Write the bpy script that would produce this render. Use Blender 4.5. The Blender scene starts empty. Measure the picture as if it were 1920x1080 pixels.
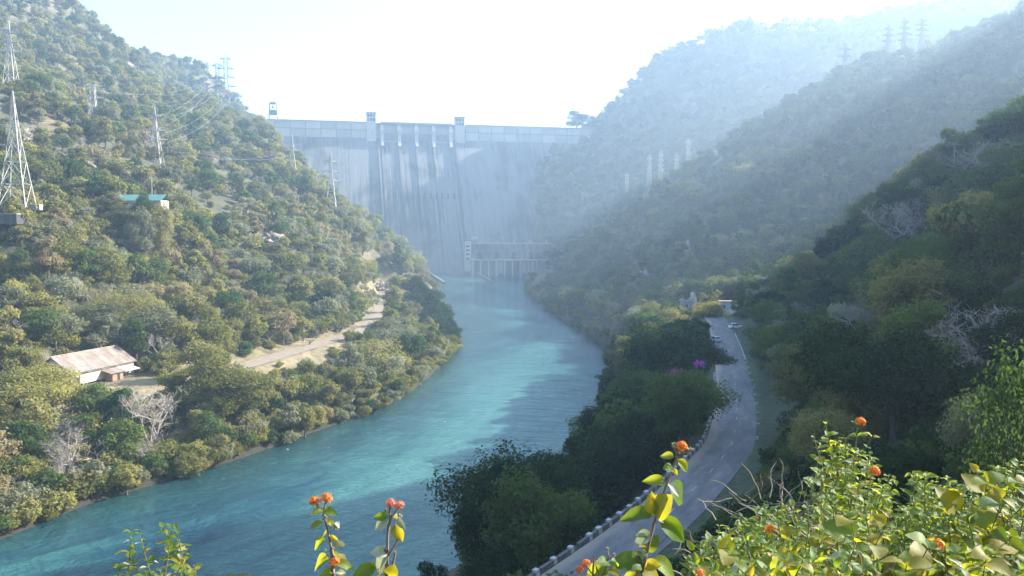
import bpy, bmesh, math, random
import numpy as np
from mathutils import Vector, Matrix, Euler
R = math.radians
random.seed(7)
rng = np.random.default_rng(11)
SC = bpy.context.scene
COL = SC.collection

# ------------------------------------------------------------------ camera
CAM_Z, FPX, PITCH = 60.0, 1507.0, math.atan(110 / 1507.0)
cam_d = bpy.data.cameras.new('camera')
cam = bpy.data.objects.new('camera', cam_d)
COL.objects.link(cam)
cam.location = (0, 0, CAM_Z)
cam.rotation_euler = (R(90) - PITCH, 0, 0)
cam_d.sensor_width = 36.0
cam_d.lens = 36.0 * FPX / 1920.0
cam_d.clip_start = 0.1
cam_d.clip_end = 20000
SC.camera = cam

# ------------------------------------------------------------------ sky, sun, exposure
SUN_EL, SUN_AZ = 29.0, 19.0            # azimuth counted from +X towards +Y
world = bpy.data.worlds.new('World')
SC.world = world
world.use_nodes = True
wn, wl = world.node_tree.nodes, world.node_tree.links
sky = wn.new('ShaderNodeTexSky')
sky.sky_type = 'NISHITA'
sky.sun_disc = False
sky.sun_elevation = R(SUN_EL)
sky.sun_rotation = R(90 - SUN_AZ)
sky.air_density = 1.0
sky.dust_density = 0.7
sky.ozone_density = 1.6
wl.new(sky.outputs[0], wn['Background'].inputs[0])
wn['Background'].inputs[1].default_value = 0.12
sun_d = bpy.data.lights.new('sun', 'SUN')
sun = bpy.data.objects.new('sun', sun_d)
COL.objects.link(sun)
SUN_DIR = Vector((math.cos(R(SUN_EL)) * math.cos(R(SUN_AZ)), math.cos(R(SUN_EL)) * math.sin(R(SUN_AZ)), math.sin(R(SUN_EL))))
sun.rotation_euler = SUN_DIR.to_track_quat('Z', 'Y').to_euler()
sun.location = SUN_DIR * 1500
sun_d.energy = 5.0
sun_d.angle = R(0.5)
sun_d.color = (1.0, 0.94, 0.85)
SC.view_settings.view_transform = 'Standard'
SC.view_settings.look = 'None'
SC.view_settings.gamma = 1.0
SC.view_settings.use_curve_mapping = False
SC.view_settings.exposure = 2.0
SC.render.engine = 'CYCLES'
cy = SC.cycles
cy.use_denoising = True
try:
    cy.denoiser = 'OPENIMAGEDENOISE'
except Exception:
    pass
cy.max_bounces = 6
cy.diffuse_bounces = 3
cy.glossy_bounces = 2
cy.transmission_bounces = 4
cy.volume_bounces = 2
cy.transparent_max_bounces = 8
cy.use_adaptive_sampling = False
cy.sample_clamp_indirect = 6.0
HAZE_DENSITY = 0.00036
HAZE_ANISO = 0.54

# ------------------------------------------------------------------ helpers
def P(u, v, Y):
    """Point at forward distance Y along the sight line through photo pixel (u, v)."""
    cp, sp = math.cos(PITCH), math.sin(PITCH)
    a, b = (u - 960) / FPX, -(v - 540) / FPX
    dx, dy, dz = a, cp + b * sp, -sp + b * cp
    return Vector((dx / dy * Y, Y, CAM_Z + dz / dy * Y))

def PZ(u, v, z):
    cp, sp = math.cos(PITCH), math.sin(PITCH)
    a, b = (u - 960) / FPX, -(v - 540) / FPX
    dx, dy, dz = a, cp + b * sp, -sp + b * cp
    t = (z - CAM_Z) / dz
    return Vector((dx * t, dy * t, z))

def project(p):
    """World points (n,3) -> photo pixels and forward distance."""
    p = np.asarray(p, float)
    cp, sp = math.cos(PITCH), math.sin(PITCH)
    x, y, z = p[..., 0], p[..., 1], p[..., 2] - CAM_Z
    f = y * cp - z * sp
    up = y * sp + z * cp
    f = np.where(f < 0.05, 0.05, f)
    return 960 + FPX * x / f, 540 - FPX * up / f, f

def tag(o, label=None, cat=None, group=None, kind=None):
    if label: o['label'] = label
    if cat: o['category'] = cat
    if group: o['group'] = group
    if kind: o['kind'] = kind
    return o

def empty(name, loc, label=None, cat=None, group=None, rz=0.0):
    o = bpy.data.objects.new(name, None)
    COL.objects.link(o)
    o.location = loc
    o.rotation_euler = (0, 0, rz)
    o.empty_display_size = 0.3
    return tag(o, label, cat, group)

def link(name, me, parent=None, loc=None):
    o = bpy.data.objects.new(name, me)
    COL.objects.link(o)
    if parent is not None: o.parent = parent
    if loc is not None: o.location = loc
    return o

class MB:
    """Collects boxes, bars, tubes and faces; build() links them as one mesh object."""
    def __init__(self):
        self.v, self.f, self.m = [], [], []
    def add(self, vs, fs, mi=0):
        n = len(self.v)
        self.v.extend([tuple(p) for p in vs])
        self.f.extend([tuple(i + n for i in q) for q in fs])
        self.m.extend([mi] * len(fs))
    def box(self, c, s, rz=0.0, mi=0):
        hx, hy, hz = s[0] / 2, s[1] / 2, s[2] / 2
        ca, sa = math.cos(rz), math.sin(rz)
        vs = []
        for z in (-hz, hz):
            for x, y in ((-hx, -hy), (hx, -hy), (hx, hy), (-hx, hy)):
                vs.append((c[0] + x * ca - y * sa, c[1] + x * sa + y * ca, c[2] + z))
        self.add(vs, [(3, 2, 1, 0), (4, 5, 6, 7), (0, 1, 5, 4), (1, 2, 6, 5), (2, 3, 7, 6), (3, 0, 4, 7)], mi)
    def hexa(self, b, t, mi=0):
        """box from 4 bottom and 4 top points"""
        self.add(list(b) + list(t), [(3, 2, 1, 0), (4, 5, 6, 7), (0, 1, 5, 4), (1, 2, 6, 5), (2, 3, 7, 6), (3, 0, 4, 7)], mi)
    def tube(self, pts, rad, n=4, mi=0, cap=False):
        pts = [Vector(p) for p in pts]
        if not hasattr(rad, '__len__'): rad = [rad] * len(pts)
        rings, prev = [], None
        for i, p in enumerate(pts):
            d = (pts[min(i + 1, len(pts) - 1)] - pts[max(i - 1, 0)])
            d = d.normalized() if d.length > 1e-9 else Vector((0, 0, 1))
            a = prev if prev is not None else (Vector((1, 0, 0)) if abs(d.x) < 0.9 else Vector((0, 1, 0)))
            a = (a - d * a.dot(d))
            a = a.normalized() if a.length > 1e-6 else d.orthogonal().normalized()
            prev = a
            b = d.cross(a)
            rings.append([p + (a * math.cos(2 * math.pi * k / n) + b * math.sin(2 * math.pi * k / n)) * rad[i] for k in range(n)])
        vs = [q for r in rings for q in r]
        fs = []
        for i in range(len(pts) - 1):
            for k in range(n):
                k2 = (k + 1) % n
                fs.append((i * n + k, i * n + k2, (i + 1) * n + k2, (i + 1) * n + k))
        if cap:
            fs.append(tuple(range(n - 1, -1, -1)))
            fs.append(tuple((len(pts) - 1) * n + k for k in range(n)))
        self.add(vs, fs, mi)
    def mesh(self, name, mats, smooth=False):
        me = bpy.data.meshes.new(name)
        me.from_pydata(self.v, [], self.f)
        for m in (mats if isinstance(mats, (list, tuple)) else [mats]): me.materials.append(m)
        if len(me.materials) > 1:
            me.polygons.foreach_set('material_index', self.m)
        if smooth: me.polygons.foreach_set('use_smooth', [True] * len(me.polygons))
        me.update()
        return me
    def build(self, name, mats, parent=None, loc=None, smooth=False):
        return link(name, self.mesh(name, mats, smooth), parent, loc)

def np_mesh(name, V, F, mats, mat_idx=None, smooth=False):
    """V (n,3), F (m,k) arrays -> mesh, fast."""
    V = np.asarray(V, np.float32); F = np.asarray(F, np.int32)
    me = bpy.data.meshes.new(name)
    me.vertices.add(len(V)); me.vertices.foreach_set('co', V.ravel())
    k = F.shape[1]
    me.loops.add(F.size); me.loops.foreach_set('vertex_index', F.ravel())
    me.polygons.add(len(F))
    me.polygons.foreach_set('loop_start', np.arange(0, F.size, k, dtype=np.int32))
    try:
        me.polygons.foreach_set('loop_total', np.full(len(F), k, np.int32))
    except Exception:
        pass
    for m in (mats if isinstance(mats, (list, tuple)) else [mats]): me.materials.append(m)
    if mat_idx is not None: me.polygons.foreach_set('material_index', np.asarray(mat_idx, np.int32))
    if smooth: me.polygons.foreach_set('use_smooth', np.ones(len(F), bool))
    me.update(calc_edges=True)
    me.validate()
    return me

def copy_tree(o, parent=None):
    c = o.copy()
    COL.objects.link(c)
    if parent is not None: c.parent = parent
    for ch in list(o.children):
        if ch.name in COL.objects: copy_tree(ch, c)
    return c

# numpy lattice noise
_perm = rng.random((256, 256)).astype(np.float64)
def vnoise(x, y):
    xi, yi = np.floor(x).astype(int), np.floor(y).astype(int)
    fx, fy = x - xi, y - yi
    fx, fy = fx * fx * (3 - 2 * fx), fy * fy * (3 - 2 * fy)
    g = lambda i, j: _perm[i & 255, j & 255]
    return (g(xi, yi) * (1 - fx) + g(xi + 1, yi) * fx) * (1 - fy) + (g(xi, yi + 1) * (1 - fx) + g(xi + 1, yi + 1) * fx) * fy
def fbm(x, y, s, octv=4):
    t, a, n = 0, 1.0, 0
    for k in range(octv):
        t = t + a * (vnoise(x / s + 17.3 * k, y / s + 5.1 * k) - 0.5); n += a; a *= 0.5; s *= 0.5
    return t / n

def poly_dist(x, y, pl):
    """distance to polyline pl (m,2+), and parameter of the nearest point."""
    pl = np.asarray(pl, float)
    best = np.full(x.shape, 1e9); zz = np.zeros(x.shape); side = np.zeros(x.shape)
    for i in range(len(pl) - 1):
        a, b = pl[i], pl[i + 1]
        d = b[:2] - a[:2]; L = d @ d + 1e-9
        t = np.clip(((x - a[0]) * d[0] + (y - a[1]) * d[1]) / L, 0, 1)
        ex, ey = x - a[0] - t * d[0], y - a[1] - t * d[1]
        q = np.hypot(ex, ey)
        w = q < best
        best = np.where(w, q, best)
        side = np.where(w, np.sign(d[0] * ey - d[1] * ex), side)
        if pl.shape[1] > 2: zz = np.where(w, a[2] + t * (b[2] - a[2]), zz)
    return best, zz, side

def in_poly(x, y, pg):
    pg = np.asarray(pg, float); c = np.zeros(np.shape(x), bool)
    j = len(pg) - 1
    for i in range(len(pg)):
        xi, yi, xj, yj = pg[i][0], pg[i][1], pg[j][0], pg[j][1]
        c ^= ((yi > y) != (yj > y)) & (x < (xj - xi) * (y - yi) / (yj - yi + 1e-12) + xi)
        j = i
    return c

def smooth_line(pts, step=2.0):
    pts = [Vector(p) for p in pts]
    out = []
    for i in range(len(pts) - 1):
        p0, p1, p2, p3 = pts[max(i - 1, 0)], pts[i], pts[i + 1], pts[min(i + 2, len(pts) - 1)]
        n = max(2, int((p2 - p1).length / step))
        for k in range(n):
            t = k / n
            out.append(0.5 * ((2 * p1) + (p2 - p0) * t + (2 * p0 - 5 * p1 + 4 * p2 - p3) * t * t + (3 * p1 - p0 - 3 * p2 + p3) * t ** 3))
    out.append(pts[-1])
    return out

# ------------------------------------------------------------------ materials
def new_mat(name):
    m = bpy.data.materials.new(name); m.use_nodes = True
    nt = m.node_tree
    return m, nt.nodes, nt.links, nt.nodes['Principled BSDF'], nt.nodes['Material Output']

def ramp(N, cols):
    r = N.new('ShaderNodeValToRGB')
    e = r.color_ramp.elements
    while len(e) > 1: e.remove(e[-1])
    e[0].position, e[0].color = cols[0][0], (*cols[0][1], 1)
    for p, c in cols[1:]:
        q = e.new(p); q.color = (*c, 1)
    return r

def noise(N, L, vec, scale, detail=4, rough=0.6, dist=0.0):
    n = N.new('ShaderNodeTexNoise')
    n.inputs['Scale'].default_value = scale; n.inputs['Detail'].default_value = detail
    n.inputs['Roughness'].default_value = rough; n.inputs['Distortion'].default_value = dist
    if vec is not None: L.new(vec, n.inputs['Vector'])
    return n

def mapping(N, L, vec, scale=(1, 1, 1), rot=(0, 0, 0)):
    m = N.new('ShaderNodeMapping')
    m.inputs['Scale'].default_value = scale; m.inputs['Rotation'].default_value = rot
    L.new(vec, m.inputs['Vector'])
    return m.outputs[0]

def simple_mat(name, col, rough=0.8, var=0.25, scale=1.0, metal=0.0, bump=0.0, stretch=(1, 1, 1), coord='Object'):
    m, N, L, b, out = new_mat(name)
    tc = N.new('ShaderNodeTexCoord')
    v = mapping(N, L, tc.outputs[coord], stretch)
    n = noise(N, L, v, scale, 6, 0.65)
    lo = tuple(c * (1 - var) for c in col); hi = tuple(min(1, c * (1 + var)) for c in col)
    r = ramp(N, [(0.3, lo), (0.7, hi)])
    L.new(n.outputs['Fac'], r.inputs[0]); L.new(r.outputs[0], b.inputs['Base Color'])
    b.inputs['Roughness'].default_value = rough; b.inputs['Metallic'].default_value = metal
    if bump:
        bp = N.new('ShaderNodeBump'); bp.inputs['Strength'].default_value = 0.6; bp.inputs['Distance'].default_value = bump
        L.new(n.outputs['Fac'], bp.inputs['Height']); L.new(bp.outputs[0], b.inputs['Normal'])
    return m

def leaf_mat(name, cols, transl=0.35, gloss=0.0):
    """foliage: colour varies per plant (random) and inside the crown (noise)"""
    m, N, L, b, out = new_mat(name)
    N.remove(b)
    oi = N.new('ShaderNodeObjectInfo'); geo = N.new('ShaderNodeNewGeometry')
    n = noise(N, L, geo.outputs['Position'], 0.45, 3, 0.6)
    n2 = noise(N, L, geo.outputs['Position'], 0.012, 2, 0.5)
    mix = N.new('ShaderNodeMath'); mix.operation = 'MULTIPLY_ADD'
    L.new(oi.outputs['Random'], mix.inputs[0]); mix.inputs[1].default_value = 0.5
    a2 = N.new('ShaderNodeMath'); a2.operation = 'MULTIPLY_ADD'
    L.new(n.outputs['Fac'], a2.inputs[0]); a2.inputs[1].default_value = 0.45
    s2 = N.new('ShaderNodeMath'); s2.operation = 'MULTIPLY_ADD'
    L.new(n2.outputs['Fac'], s2.inputs[0]); s2.inputs[1].default_value = 0.5; s2.inputs[2].default_value = -0.22
    L.new(s2.outputs[0], a2.inputs[2]); L.new(a2.outputs[0], mix.inputs[2])
    k = len(cols) - 1
    r = ramp(N, [(0.12 + 0.76 * i / k, c) for i, c in enumerate(cols)])
    L.new(mix.outputs[0], r.inputs[0])
    d = N.new('ShaderNodeBsdfDiffuse'); t = N.new('ShaderNodeBsdfTranslucent')
    L.new(r.outputs[0], d.inputs[0])
    hs = N.new('ShaderNodeHueSaturation'); hs.inputs['Saturation'].default_value = 1.15; hs.inputs['Value'].default_value = 1.5
    L.new(r.outputs[0], hs.inputs['Color']); L.new(hs.outputs[0], t.inputs[0])
    ms = N.new('ShaderNodeMixShader'); ms.inputs[0].default_value = transl
    L.new(d.outputs[0], ms.inputs[1]); L.new(t.outputs[0], ms.inputs[2])
    if gloss:
        g = N.new('ShaderNodeBsdfGlossy'); g.inputs['Roughness'].default_value = 0.45; g.inputs[0].default_value = (1, 1, 1, 1)
        f = N.new('ShaderNodeFresnel'); f.inputs[0].default_value = 1.35
        mu = N.new('ShaderNodeMath'); mu.operation = 'MULTIPLY'; mu.inputs[1].default_value = gloss
        L.new(f.outputs[0], mu.inputs[0])
        m2 = N.new('ShaderNodeMixShader'); L.new(mu.outputs[0], m2.inputs[0]); L.new(ms.outputs[0], m2.inputs[1]); L.new(g.outputs[0], m2.inputs[2])
        ms = m2
    L.new(ms.outputs[0], out.inputs['Surface'])
    return m

PAL = {
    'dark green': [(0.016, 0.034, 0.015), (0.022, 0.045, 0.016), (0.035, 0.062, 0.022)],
    'green': [(0.038, 0.067, 0.022), (0.074, 0.113, 0.035), (0.120, 0.156, 0.046)],
    'olive': [(0.090, 0.100, 0.034), (0.180, 0.174, 0.060), (0.282, 0.254, 0.098)],
    'yellow green': [(0.120, 0.132, 0.034), (0.214, 0.209, 0.062), (0.318, 0.290, 0.098)],
    'ochre': [(0.156, 0.126, 0.066), (0.240, 0.198, 0.102), (0.336, 0.282, 0.156)],
    'pale grey green': [(0.120, 0.126, 0.072), (0.192, 0.198, 0.114), (0.276, 0.276, 0.168)],
}
LEAF = {k: leaf_mat('leaf_' + k.replace(' ', '_'), v, 0.38 if k != 'dark green' else 0.25) for k, v in PAL.items()}
BARK = simple_mat('bark', (.085, .07, .055), .9, .4, 2.5)
TWIG = simple_mat('pale_twig', (.36, .31, .26), .9, .3, 2.0)
TWIG_DARK = simple_mat('grey_twig', (.24, .22, .21), .9, .3, 2.0)

# ------------------------------------------------------------------ layout lines
RZ, TZ = 28.0, 14.0                      # road and dirt-track levels above the river
ROAD_PX = [(905, 1230), (1030, 1140), (1100, 1085), (1165, 1036), (1255, 962), (1320, 897), (1352, 860), (1371, 834), (1381, 787),
           (1381, 740), (1376, 700), (1367, 660), (1357, 628), (1349, 606), (1336, 590)]
ROAD = smooth_line([PZ(u, v, RZ) for u, v in ROAD_PX] + [Vector((79, 322, RZ))], 2.5)
TRACK_PX = [(-330, 800), (-150, 775), (0, 753), (120, 742), (230, 729), (330, 711), (450, 688), (560, 656), (620, 638), (680, 622), (708, 592), (722, 562), (722, 545)]
TRACK = smooth_line([PZ(u, v, TZ) for u, v in TRACK_PX], 3.0)
SHORE_L = [(-330, 1100), (0, 1013), (60, 988), (170, 944), (300, 906), (450, 860), (600, 806), (690, 776), (760, 742), (808, 702), (838, 672), (852, 650), (846, 620), (832, 590), (806, 556), (788, 538), (778, 522), (772, 512)]
SHORE_R = [(1003, 519), (990, 545), (1012, 570), (1060, 602), (1105, 632), (1158, 662), (1168, 690), (1150, 740), (1120, 810), (1100, 872), (1000, 985), (880, 1062), (760, 1112), (600, 1185), (380, 1270)]
RIV_L = [PZ(u, v, 0) for u, v in SHORE_L]
RIV_R = [PZ(u, v, 0) for u, v in SHORE_R]
RIVER_POLY = [(-420, 60), (-330, 85)] + [(p.x, p.y) for p in RIV_L] + [(-140, 1260), (40, 1260)] + [(p.x, p.y) for p in RIV_R] + [(-140, 55), (-420, 10)]

# dam reference points
DAM_A, DAM_B = Vector((-386.0, 1185.0, 0)), Vector((131.0, 1302.0, 0))
CREST = 221.0

T = 6.5   # tree height taken off sky-lines
cp_list = []
def g(u, v, Y, off=0.0):
    p = P(u, v, Y); cp_list.append((p.x, p.y, p.z - off))
for u, v, Y in [  # left hill, lower slopes
        (35, 394, 287), (260, 388, 345), (300, 560, 300), (300, 480, 340), (150, 450, 312), (100, 570, 262), (400, 590, 318), (560, 592, 352),
        (450, 480, 400), (560, 480, 430), (650, 500, 480), (660, 566, 430), (700, 470, 560), (735, 484, 620), (755, 500, 700), (0, 560, 250), (-150, 500, 270), (-200, 330, 300)]:
    g(u, v, Y, 3)
g(20, 152, 470); g(175, 230, 520); g(293, 307, 480); g(548, 333, 640); g(622, 385, 600)
for u, v, Y in [(100, 190, 505), (240, 268, 505), (345, 330, 480), (420, 370, 470), (480, 398, 470), (130, 290, 400), (60, 300, 380), (200, 330, 400), (-100, 120, 460), (-250, 100, 480)]:
    g(u, v, Y, 5)
for u, v, Y in [(690, 432, 620), (500, 268, 700), (480, 232, 800), (440, 222, 850), (385, 196, 860), (330, 190, 860), (305, 186, 900), (268, 124, 900), (240, 72, 900), (190, 66, 900),
                (150, 22, 900), (60, -60, 880), (-100, -100, 860), (-300, -120, 840)]:
    g(u, v, Y, T)
for u, v, Y in [(150, 150, 720), (250, 200, 700), (350, 260, 650), (430, 310, 600), (0, 40, 720), (-200, 0, 720)]:
    g(u, v, Y, 4)
cp_list += [(-420, 1170, 222), (-470, 1230, 300), (-300, 1010, 95), (-210, 1010, 40), (-150, 1080, 10), (-250, 1100, 40), (-640, 1100, 330), (-800, 1000, 380), (-700, 1300, 330), (-420, 1500, 160), (0, 1500, 150), (0, 2100, 170), (-600, 2100, 250)]
# river bed and banks
for p in RIV_L[::2]: cp_list.append((p.x, p.y, 0.0))
for p in RIV_R[::2]: cp_list.append((p.x, p.y, 0.0))
for p in TRACK[::10]: cp_list.append((p.x, p.y, TZ))
for p in ROAD[::8]: cp_list.append((p.x, p.y, p.z))
cp_list += [(-250, 50, -2), (-120, 110, -3), (-40, 190, -3), (0, 330, -3), (10, 500, -3), (-40, 800, -3), (-60, 1060, -3)]
# right bank and the hazy right slopes
for u, v, Y in [(1160, 575, 470), (1240, 606, 335), (1290, 574, 385), (1395, 578, 335), (1310, 600, 330)]: g(u, v, Y, 2)
cp_list += [(30, 190, 12), (22, 160, 13), (50, 300, 20), (58, 250, 22)]
for u, v, Y in [(1105, 268, 1270), (1040, 300, 1225), (1000, 340, 1195), (935, 420, 1138), (905, 450, 1112)]: g(u, v, Y, 2)
for u, v, Y in [(1100, 440, 1060), (1200, 310, 1170), (1060, 500, 960), (1120, 470, 900)]: g(u, v, Y, 3)
for u, v, Y in [(1128, 245, 1330), (1150, 222, 1335), (1175, 166, 1340), (1230, 106, 1340), (1300, 71, 1330), (1370, 51, 1310), (1480, 46, 1290), (1540, 56, 1270), (1620, 46, 1250), (1700, 31, 1230), (1780, 4, 1220), (1920, -30, 1200), (2200, -50, 1200)]:
    g(u, v, Y, 10)
for u, v, Y in [(1300, 200, 1230), (1500, 150, 1200), (1400, 240, 1130), (1600, 120, 1190)]: g(u, v, Y, 5)
for u, v, Y in [(1175, 362, 950), (1216, 350, 930), (1240, 352, 920), (1268, 336, 960), (1292, 318, 1000), (1341, 304, 900)]: g(u, v, Y, 4)
for u, v, Y in [(1920, 36, 850), (1820, 62, 840), (1720, 102, 830), (1620, 118, 820), (1580, 138, 810), (1530, 168, 800), (1500, 192, 790), (1440, 232, 770), (1370, 278, 750), (1310, 325, 730), (1250, 358, 720), (1200, 398, 705), (1150, 450, 690), (2150, -20, 850)]:
    g(u, v, Y, T)
for u, v, Y in [(1300, 480, 570), (1215, 522, 530), (1400, 470, 500), (1500, 400, 570), (1600, 300, 620), (1800, 200, 680), (1120, 540, 640), (1950, 150, 700)]: g(u, v, Y, 4)
cp_list += [(350, 1010, 130), (260, 980, 105), (480, 1050, 190), (620, 1150, 260), (250, 470, 75), (200, 420, 55), (300, 520, 95)]
# near right hill
for u, v, Y in [(1920, 212, 260), (1850, 254, 265), (1780, 278, 275), (1700, 312, 290), (1650, 346, 300), (1622, 396, 300), (1596, 446, 300), (1562, 520, 300)]: g(u, v, Y, 6.0 + max(0, (u - 1600) / 320) * 5)
for u, v, Y in [(1480, 562, 295), (1430, 592, 285), (1700, 500, 220), (1600, 600, 210), (1500, 660, 200), (1455, 720, 180)]: g(u, v, Y, 3)
cp_list += [(200, 292, 100), (257, 362, 85), (330, 430, 115), (400, 470, 150), (340, 275, 255), (450, 380, 190), (225, 200, 135), (305, 150, 225), (580, 660, 345), (620, 820, 365), (430, 480, 175), (110, 300, 40), (140, 330, 46), (150, 350, 42), (200, 380, 55), (262, 410, 78), (540, 560, 270), (420, 290, 265), (600, 300, 330), (600, 100, 300)]  # unseen hill heights added to shade the right slopes, gaps lowered for sun
cp_list += [(50, 140, 29.5), (51, 120, 34), (54, 110, 39), (62, 110, 46), (81, 130, 57), (38, 60, 47), (34, 92, 32), (26, 80, 31.5), (22, 74, 31.5), (45, 100, 34)]
# the viewpoint's own hillside
cp_list += [(0, 0, 58.45), (2.5, 5, 57.9), (1.5, 3, 58.3), (0, 3, 57.7), (-1.5, 2, 58.0), (0, 6, 55.2), (0, 12, 50), (5, 12, 53.4), (9, 20, 50.5), (12, 36, 43), (0, 34, 37.5), (-4, 58, 27), (4, 6, 58.2), (8, 8, 59),
            (4, -3, 58.5), (7, 0, 58.9), (-3, -3, 57.8), (0, -6, 58.8), (6, -7, 59.4), (-5, 0, 56.4), (-6, -6, 57.5), (0, -11, 62), (0, -24, 72), (30, -20, 82), (40, 10, 74), (70, 25, 82), (110, 60, 96), (-20, 0, 50), (-45, 0, 34), (-60, 25, 8), (-25, 35, 25), (-40, 60, 6), (-100, 0, 30), (-300, -40, 45), (-420, -60, 60), (150, -60, 140), (0, -60, 95),
            (-300, 180, 60), (-420, 160, 110), (-250, 220, 60), (-400, 300, 190), (-600, 400, 290), (-800, 700, 380), (900, 700, 380), (950, 1100, 380), (900, 1800, 330), (700, 2100, 300), (350, 2100, 260), (200, 1560, 230), (500, 1500, 320), (900, 1500, 340)]
CP = np.array(cp_list, float)
_c = np.array([0.0, 300.0])
def _kern(r): return r
_A = _kern(np.hypot(CP[:, None, 0] - CP[None, :, 0], CP[:, None, 1] - CP[None, :, 1])) - np.eye(len(CP)) * 2.0
_n = len(CP)
_M = np.zeros((_n + 3, _n + 3)); _M[:_n, :_n] = _A
_M[:_n, _n] = 1; _M[:_n, _n + 1:] = (CP[:, :2] - _c) / 1000; _M[_n:, :_n] = _M[:_n, _n:].T
_W = np.linalg.solve(_M, np.concatenate([CP[:, 2], np.zeros(3)]))
def base_h(x, y):
    x, y = np.asarray(x, float), np.asarray(y, float)
    sh = x.shape; x, y = x.ravel(), y.ravel(); out = np.empty(x.shape)
    for i in range(0, len(x), 20000):
        s = slice(i, i + 20000)
        K = _kern(np.hypot(x[s, None] - CP[None, :, 0], y[s, None] - CP[None, :, 1]))
        out[s] = K @ _W[:_n] + _W[_n] + (x[s] - _c[0]) / 1000 * _W[_n + 1] + (y[s] - _c[1]) / 1000 * _W[_n + 2]
    return out.reshape(sh)

PADS = []        # (x, y, radius, z) levelled ground under buildings
def pad(p, r): PADS.append((p.x, p.y, r, p.z))
SHED_C = Vector((-119.5, 240.5, 14.6)); pad(SHED_C, 12)
GREEN_C = P(262, 384, 345); pad(GREEN_C, 8)
PYLON_PAD = P(22, 396, 284)

def ground(x, y):
    x, y = np.asarray(x, float), np.asarray(y, float)
    z = base_h(x, y)
    dr, zr, _ = poly_dist(x, y, [(p.x, p.y, p.z) for p in ROAD])
    dt, zt, _ = poly_dist(x, y, [(p.x, p.y, p.z) for p in TRACK])
    ds, _, _ = poly_dist(x, y, RIVER_POLY + RIVER_POLY[:1])
    ins = in_poly(x, y, RIVER_POLY)
    rough = np.clip((np.minimum(dr, dt) - 8) / 25, 0, 1) * np.clip(ds / 25, 0, 1) * np.clip((np.hypot(x, y) - 8) / 40, 0, 1)
    far = np.clip((y - 350) / 500, 0, 1)
    z = z + rough * (fbm(x, y, 38, 4) * (9 + 10 * far) + fbm(x + 400, y, 130, 3) * 22 * far)
    z = np.where(ins, -np.clip(ds / 4, 0, 1) * 3.0, np.maximum(z, np.clip(ds * 0.55, 0, 3.0)))
    w = np.clip((7.0 - dr) / 4.5 + 0.0, 0, 1); w = w * w * (3 - 2 * w)
    w = np.where(dr < 4.6, 1.0, np.clip(1 - (dr - 4.6) / 7.0, 0, 1) ** 1.5)
    z = z * (1 - w) + (zr - 0.06) * w
    w = np.where(dt < 6.5, 1.0, np.clip(1 - (dt - 6.5) / 9.0, 0, 1) ** 1.5) * (~ins)
    z = z * (1 - w) + (zt + 0.25 * fbm(x, y, 6, 2)) * w
    for px, py, r, pz in PADS:
        d = np.hypot(x - px, y - py)
        w = np.clip(1 - (d - r) / (0.6 * r), 0, 1)
        z = z * (1 - w) + pz * w
    return z

# ------------------------------------------------------------------ terrain sheet
def axis(segs):
    out = []
    for a, b, s in segs: out += list(np.arange(a, b, s))
    return np.array(out + [segs[-1][1]], float)
GX = axis([(-1400, -900, 60), (-900, -230, 11), (-230, 170, 2.6), (170, 420, 6), (420, 1000, 14), (1000, 1700, 60)])
GY = axis([(-400, -60, 40), (-60, 0, 4), (0, 24, 0.8), (24, 340, 2.6), (340, 720, 5), (720, 1500, 11), (1500, 2200, 35), (2200, 3400, 120)])
gxx, gyy = np.meshgrid(GX, GY)
gzz = ground(gxx, gyy)
nx, ny = len(GX), len(GY)
ii = np.arange(ny - 1)[:, None] * nx + np.arange(nx - 1)[None, :]
TF = np.stack([ii, ii + 1, ii + 1 + nx, ii + nx], -1).reshape(-1, 4)

mG, N, L, b, out = new_mat('hill_ground')
geo = N.new('ShaderNodeNewGeometry')
n1 = noise(N, L, geo.outputs['Position'], 0.035, 5, 0.6); n2 = noise(N, L, geo.outputs['Position'], 0.6, 5, 0.7)
r1 = ramp(N, [(0.30, (.040, .046, .020)), (0.48, (.070, .068, .030)), (0.62, (.15, .118, .066)), (0.78, (.25, .20, .13))])
ad = N.new('ShaderNodeMath'); ad.operation = 'MULTIPLY_ADD'; ad.inputs[1].default_value = 0.5
L.new(n2.outputs['Fac'], ad.inputs[0])
sb = N.new('ShaderNodeMath'); sb.operation = 'SUBTRACT'; sb.inputs[1].default_value = 0.25
L.new(n1.outputs['Fac'], sb.inputs[0]); L.new(sb.outputs[0], ad.inputs[2]); L.new(ad.outputs[0], r1.inputs[0])
sz = N.new('ShaderNodeSeparateXYZ'); L.new(geo.outputs['Position'], sz.inputs[0])
mz = N.new('ShaderNodeMapRange'); mz.inputs[1].default_value = 0.6; mz.inputs[2].default_value = 3.2; L.new(sz.outputs[2], mz.inputs[0])
mxx = N.new('ShaderNodeMix'); mxx.data_type = 'RGBA'; L.new(mz.outputs[0], mxx.inputs[0]); mxx.inputs[6].default_value = (.030, .027, .018, 1); L.new(r1.outputs[0], mxx.inputs[7])
L.new(mxx.outputs[2], b.inputs['Base Color']); b.inputs['Roughness'].default_value = 0.95
bp = N.new('ShaderNodeBump'); bp.inputs['Strength'].default_value = 0.8; bp.inputs['Distance'].default_value = 0.5
L.new(n2.outputs['Fac'], bp.inputs['Height']); L.new(bp.outputs[0], b.inputs['Normal'])
dtt, _, sdt = poly_dist(gxx.ravel(), gyy.ravel(), [(p.x, p.y, p.z) for p in TRACK])
dry = np.clip(1 - (dtt - 6) / 12, 0, 1)
at = N.new('ShaderNodeAttribute'); at.attribute_name = 'dry_grass'
nd_ = noise(N, L, geo.outputs['Position'], .25, 4, .6)
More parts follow.
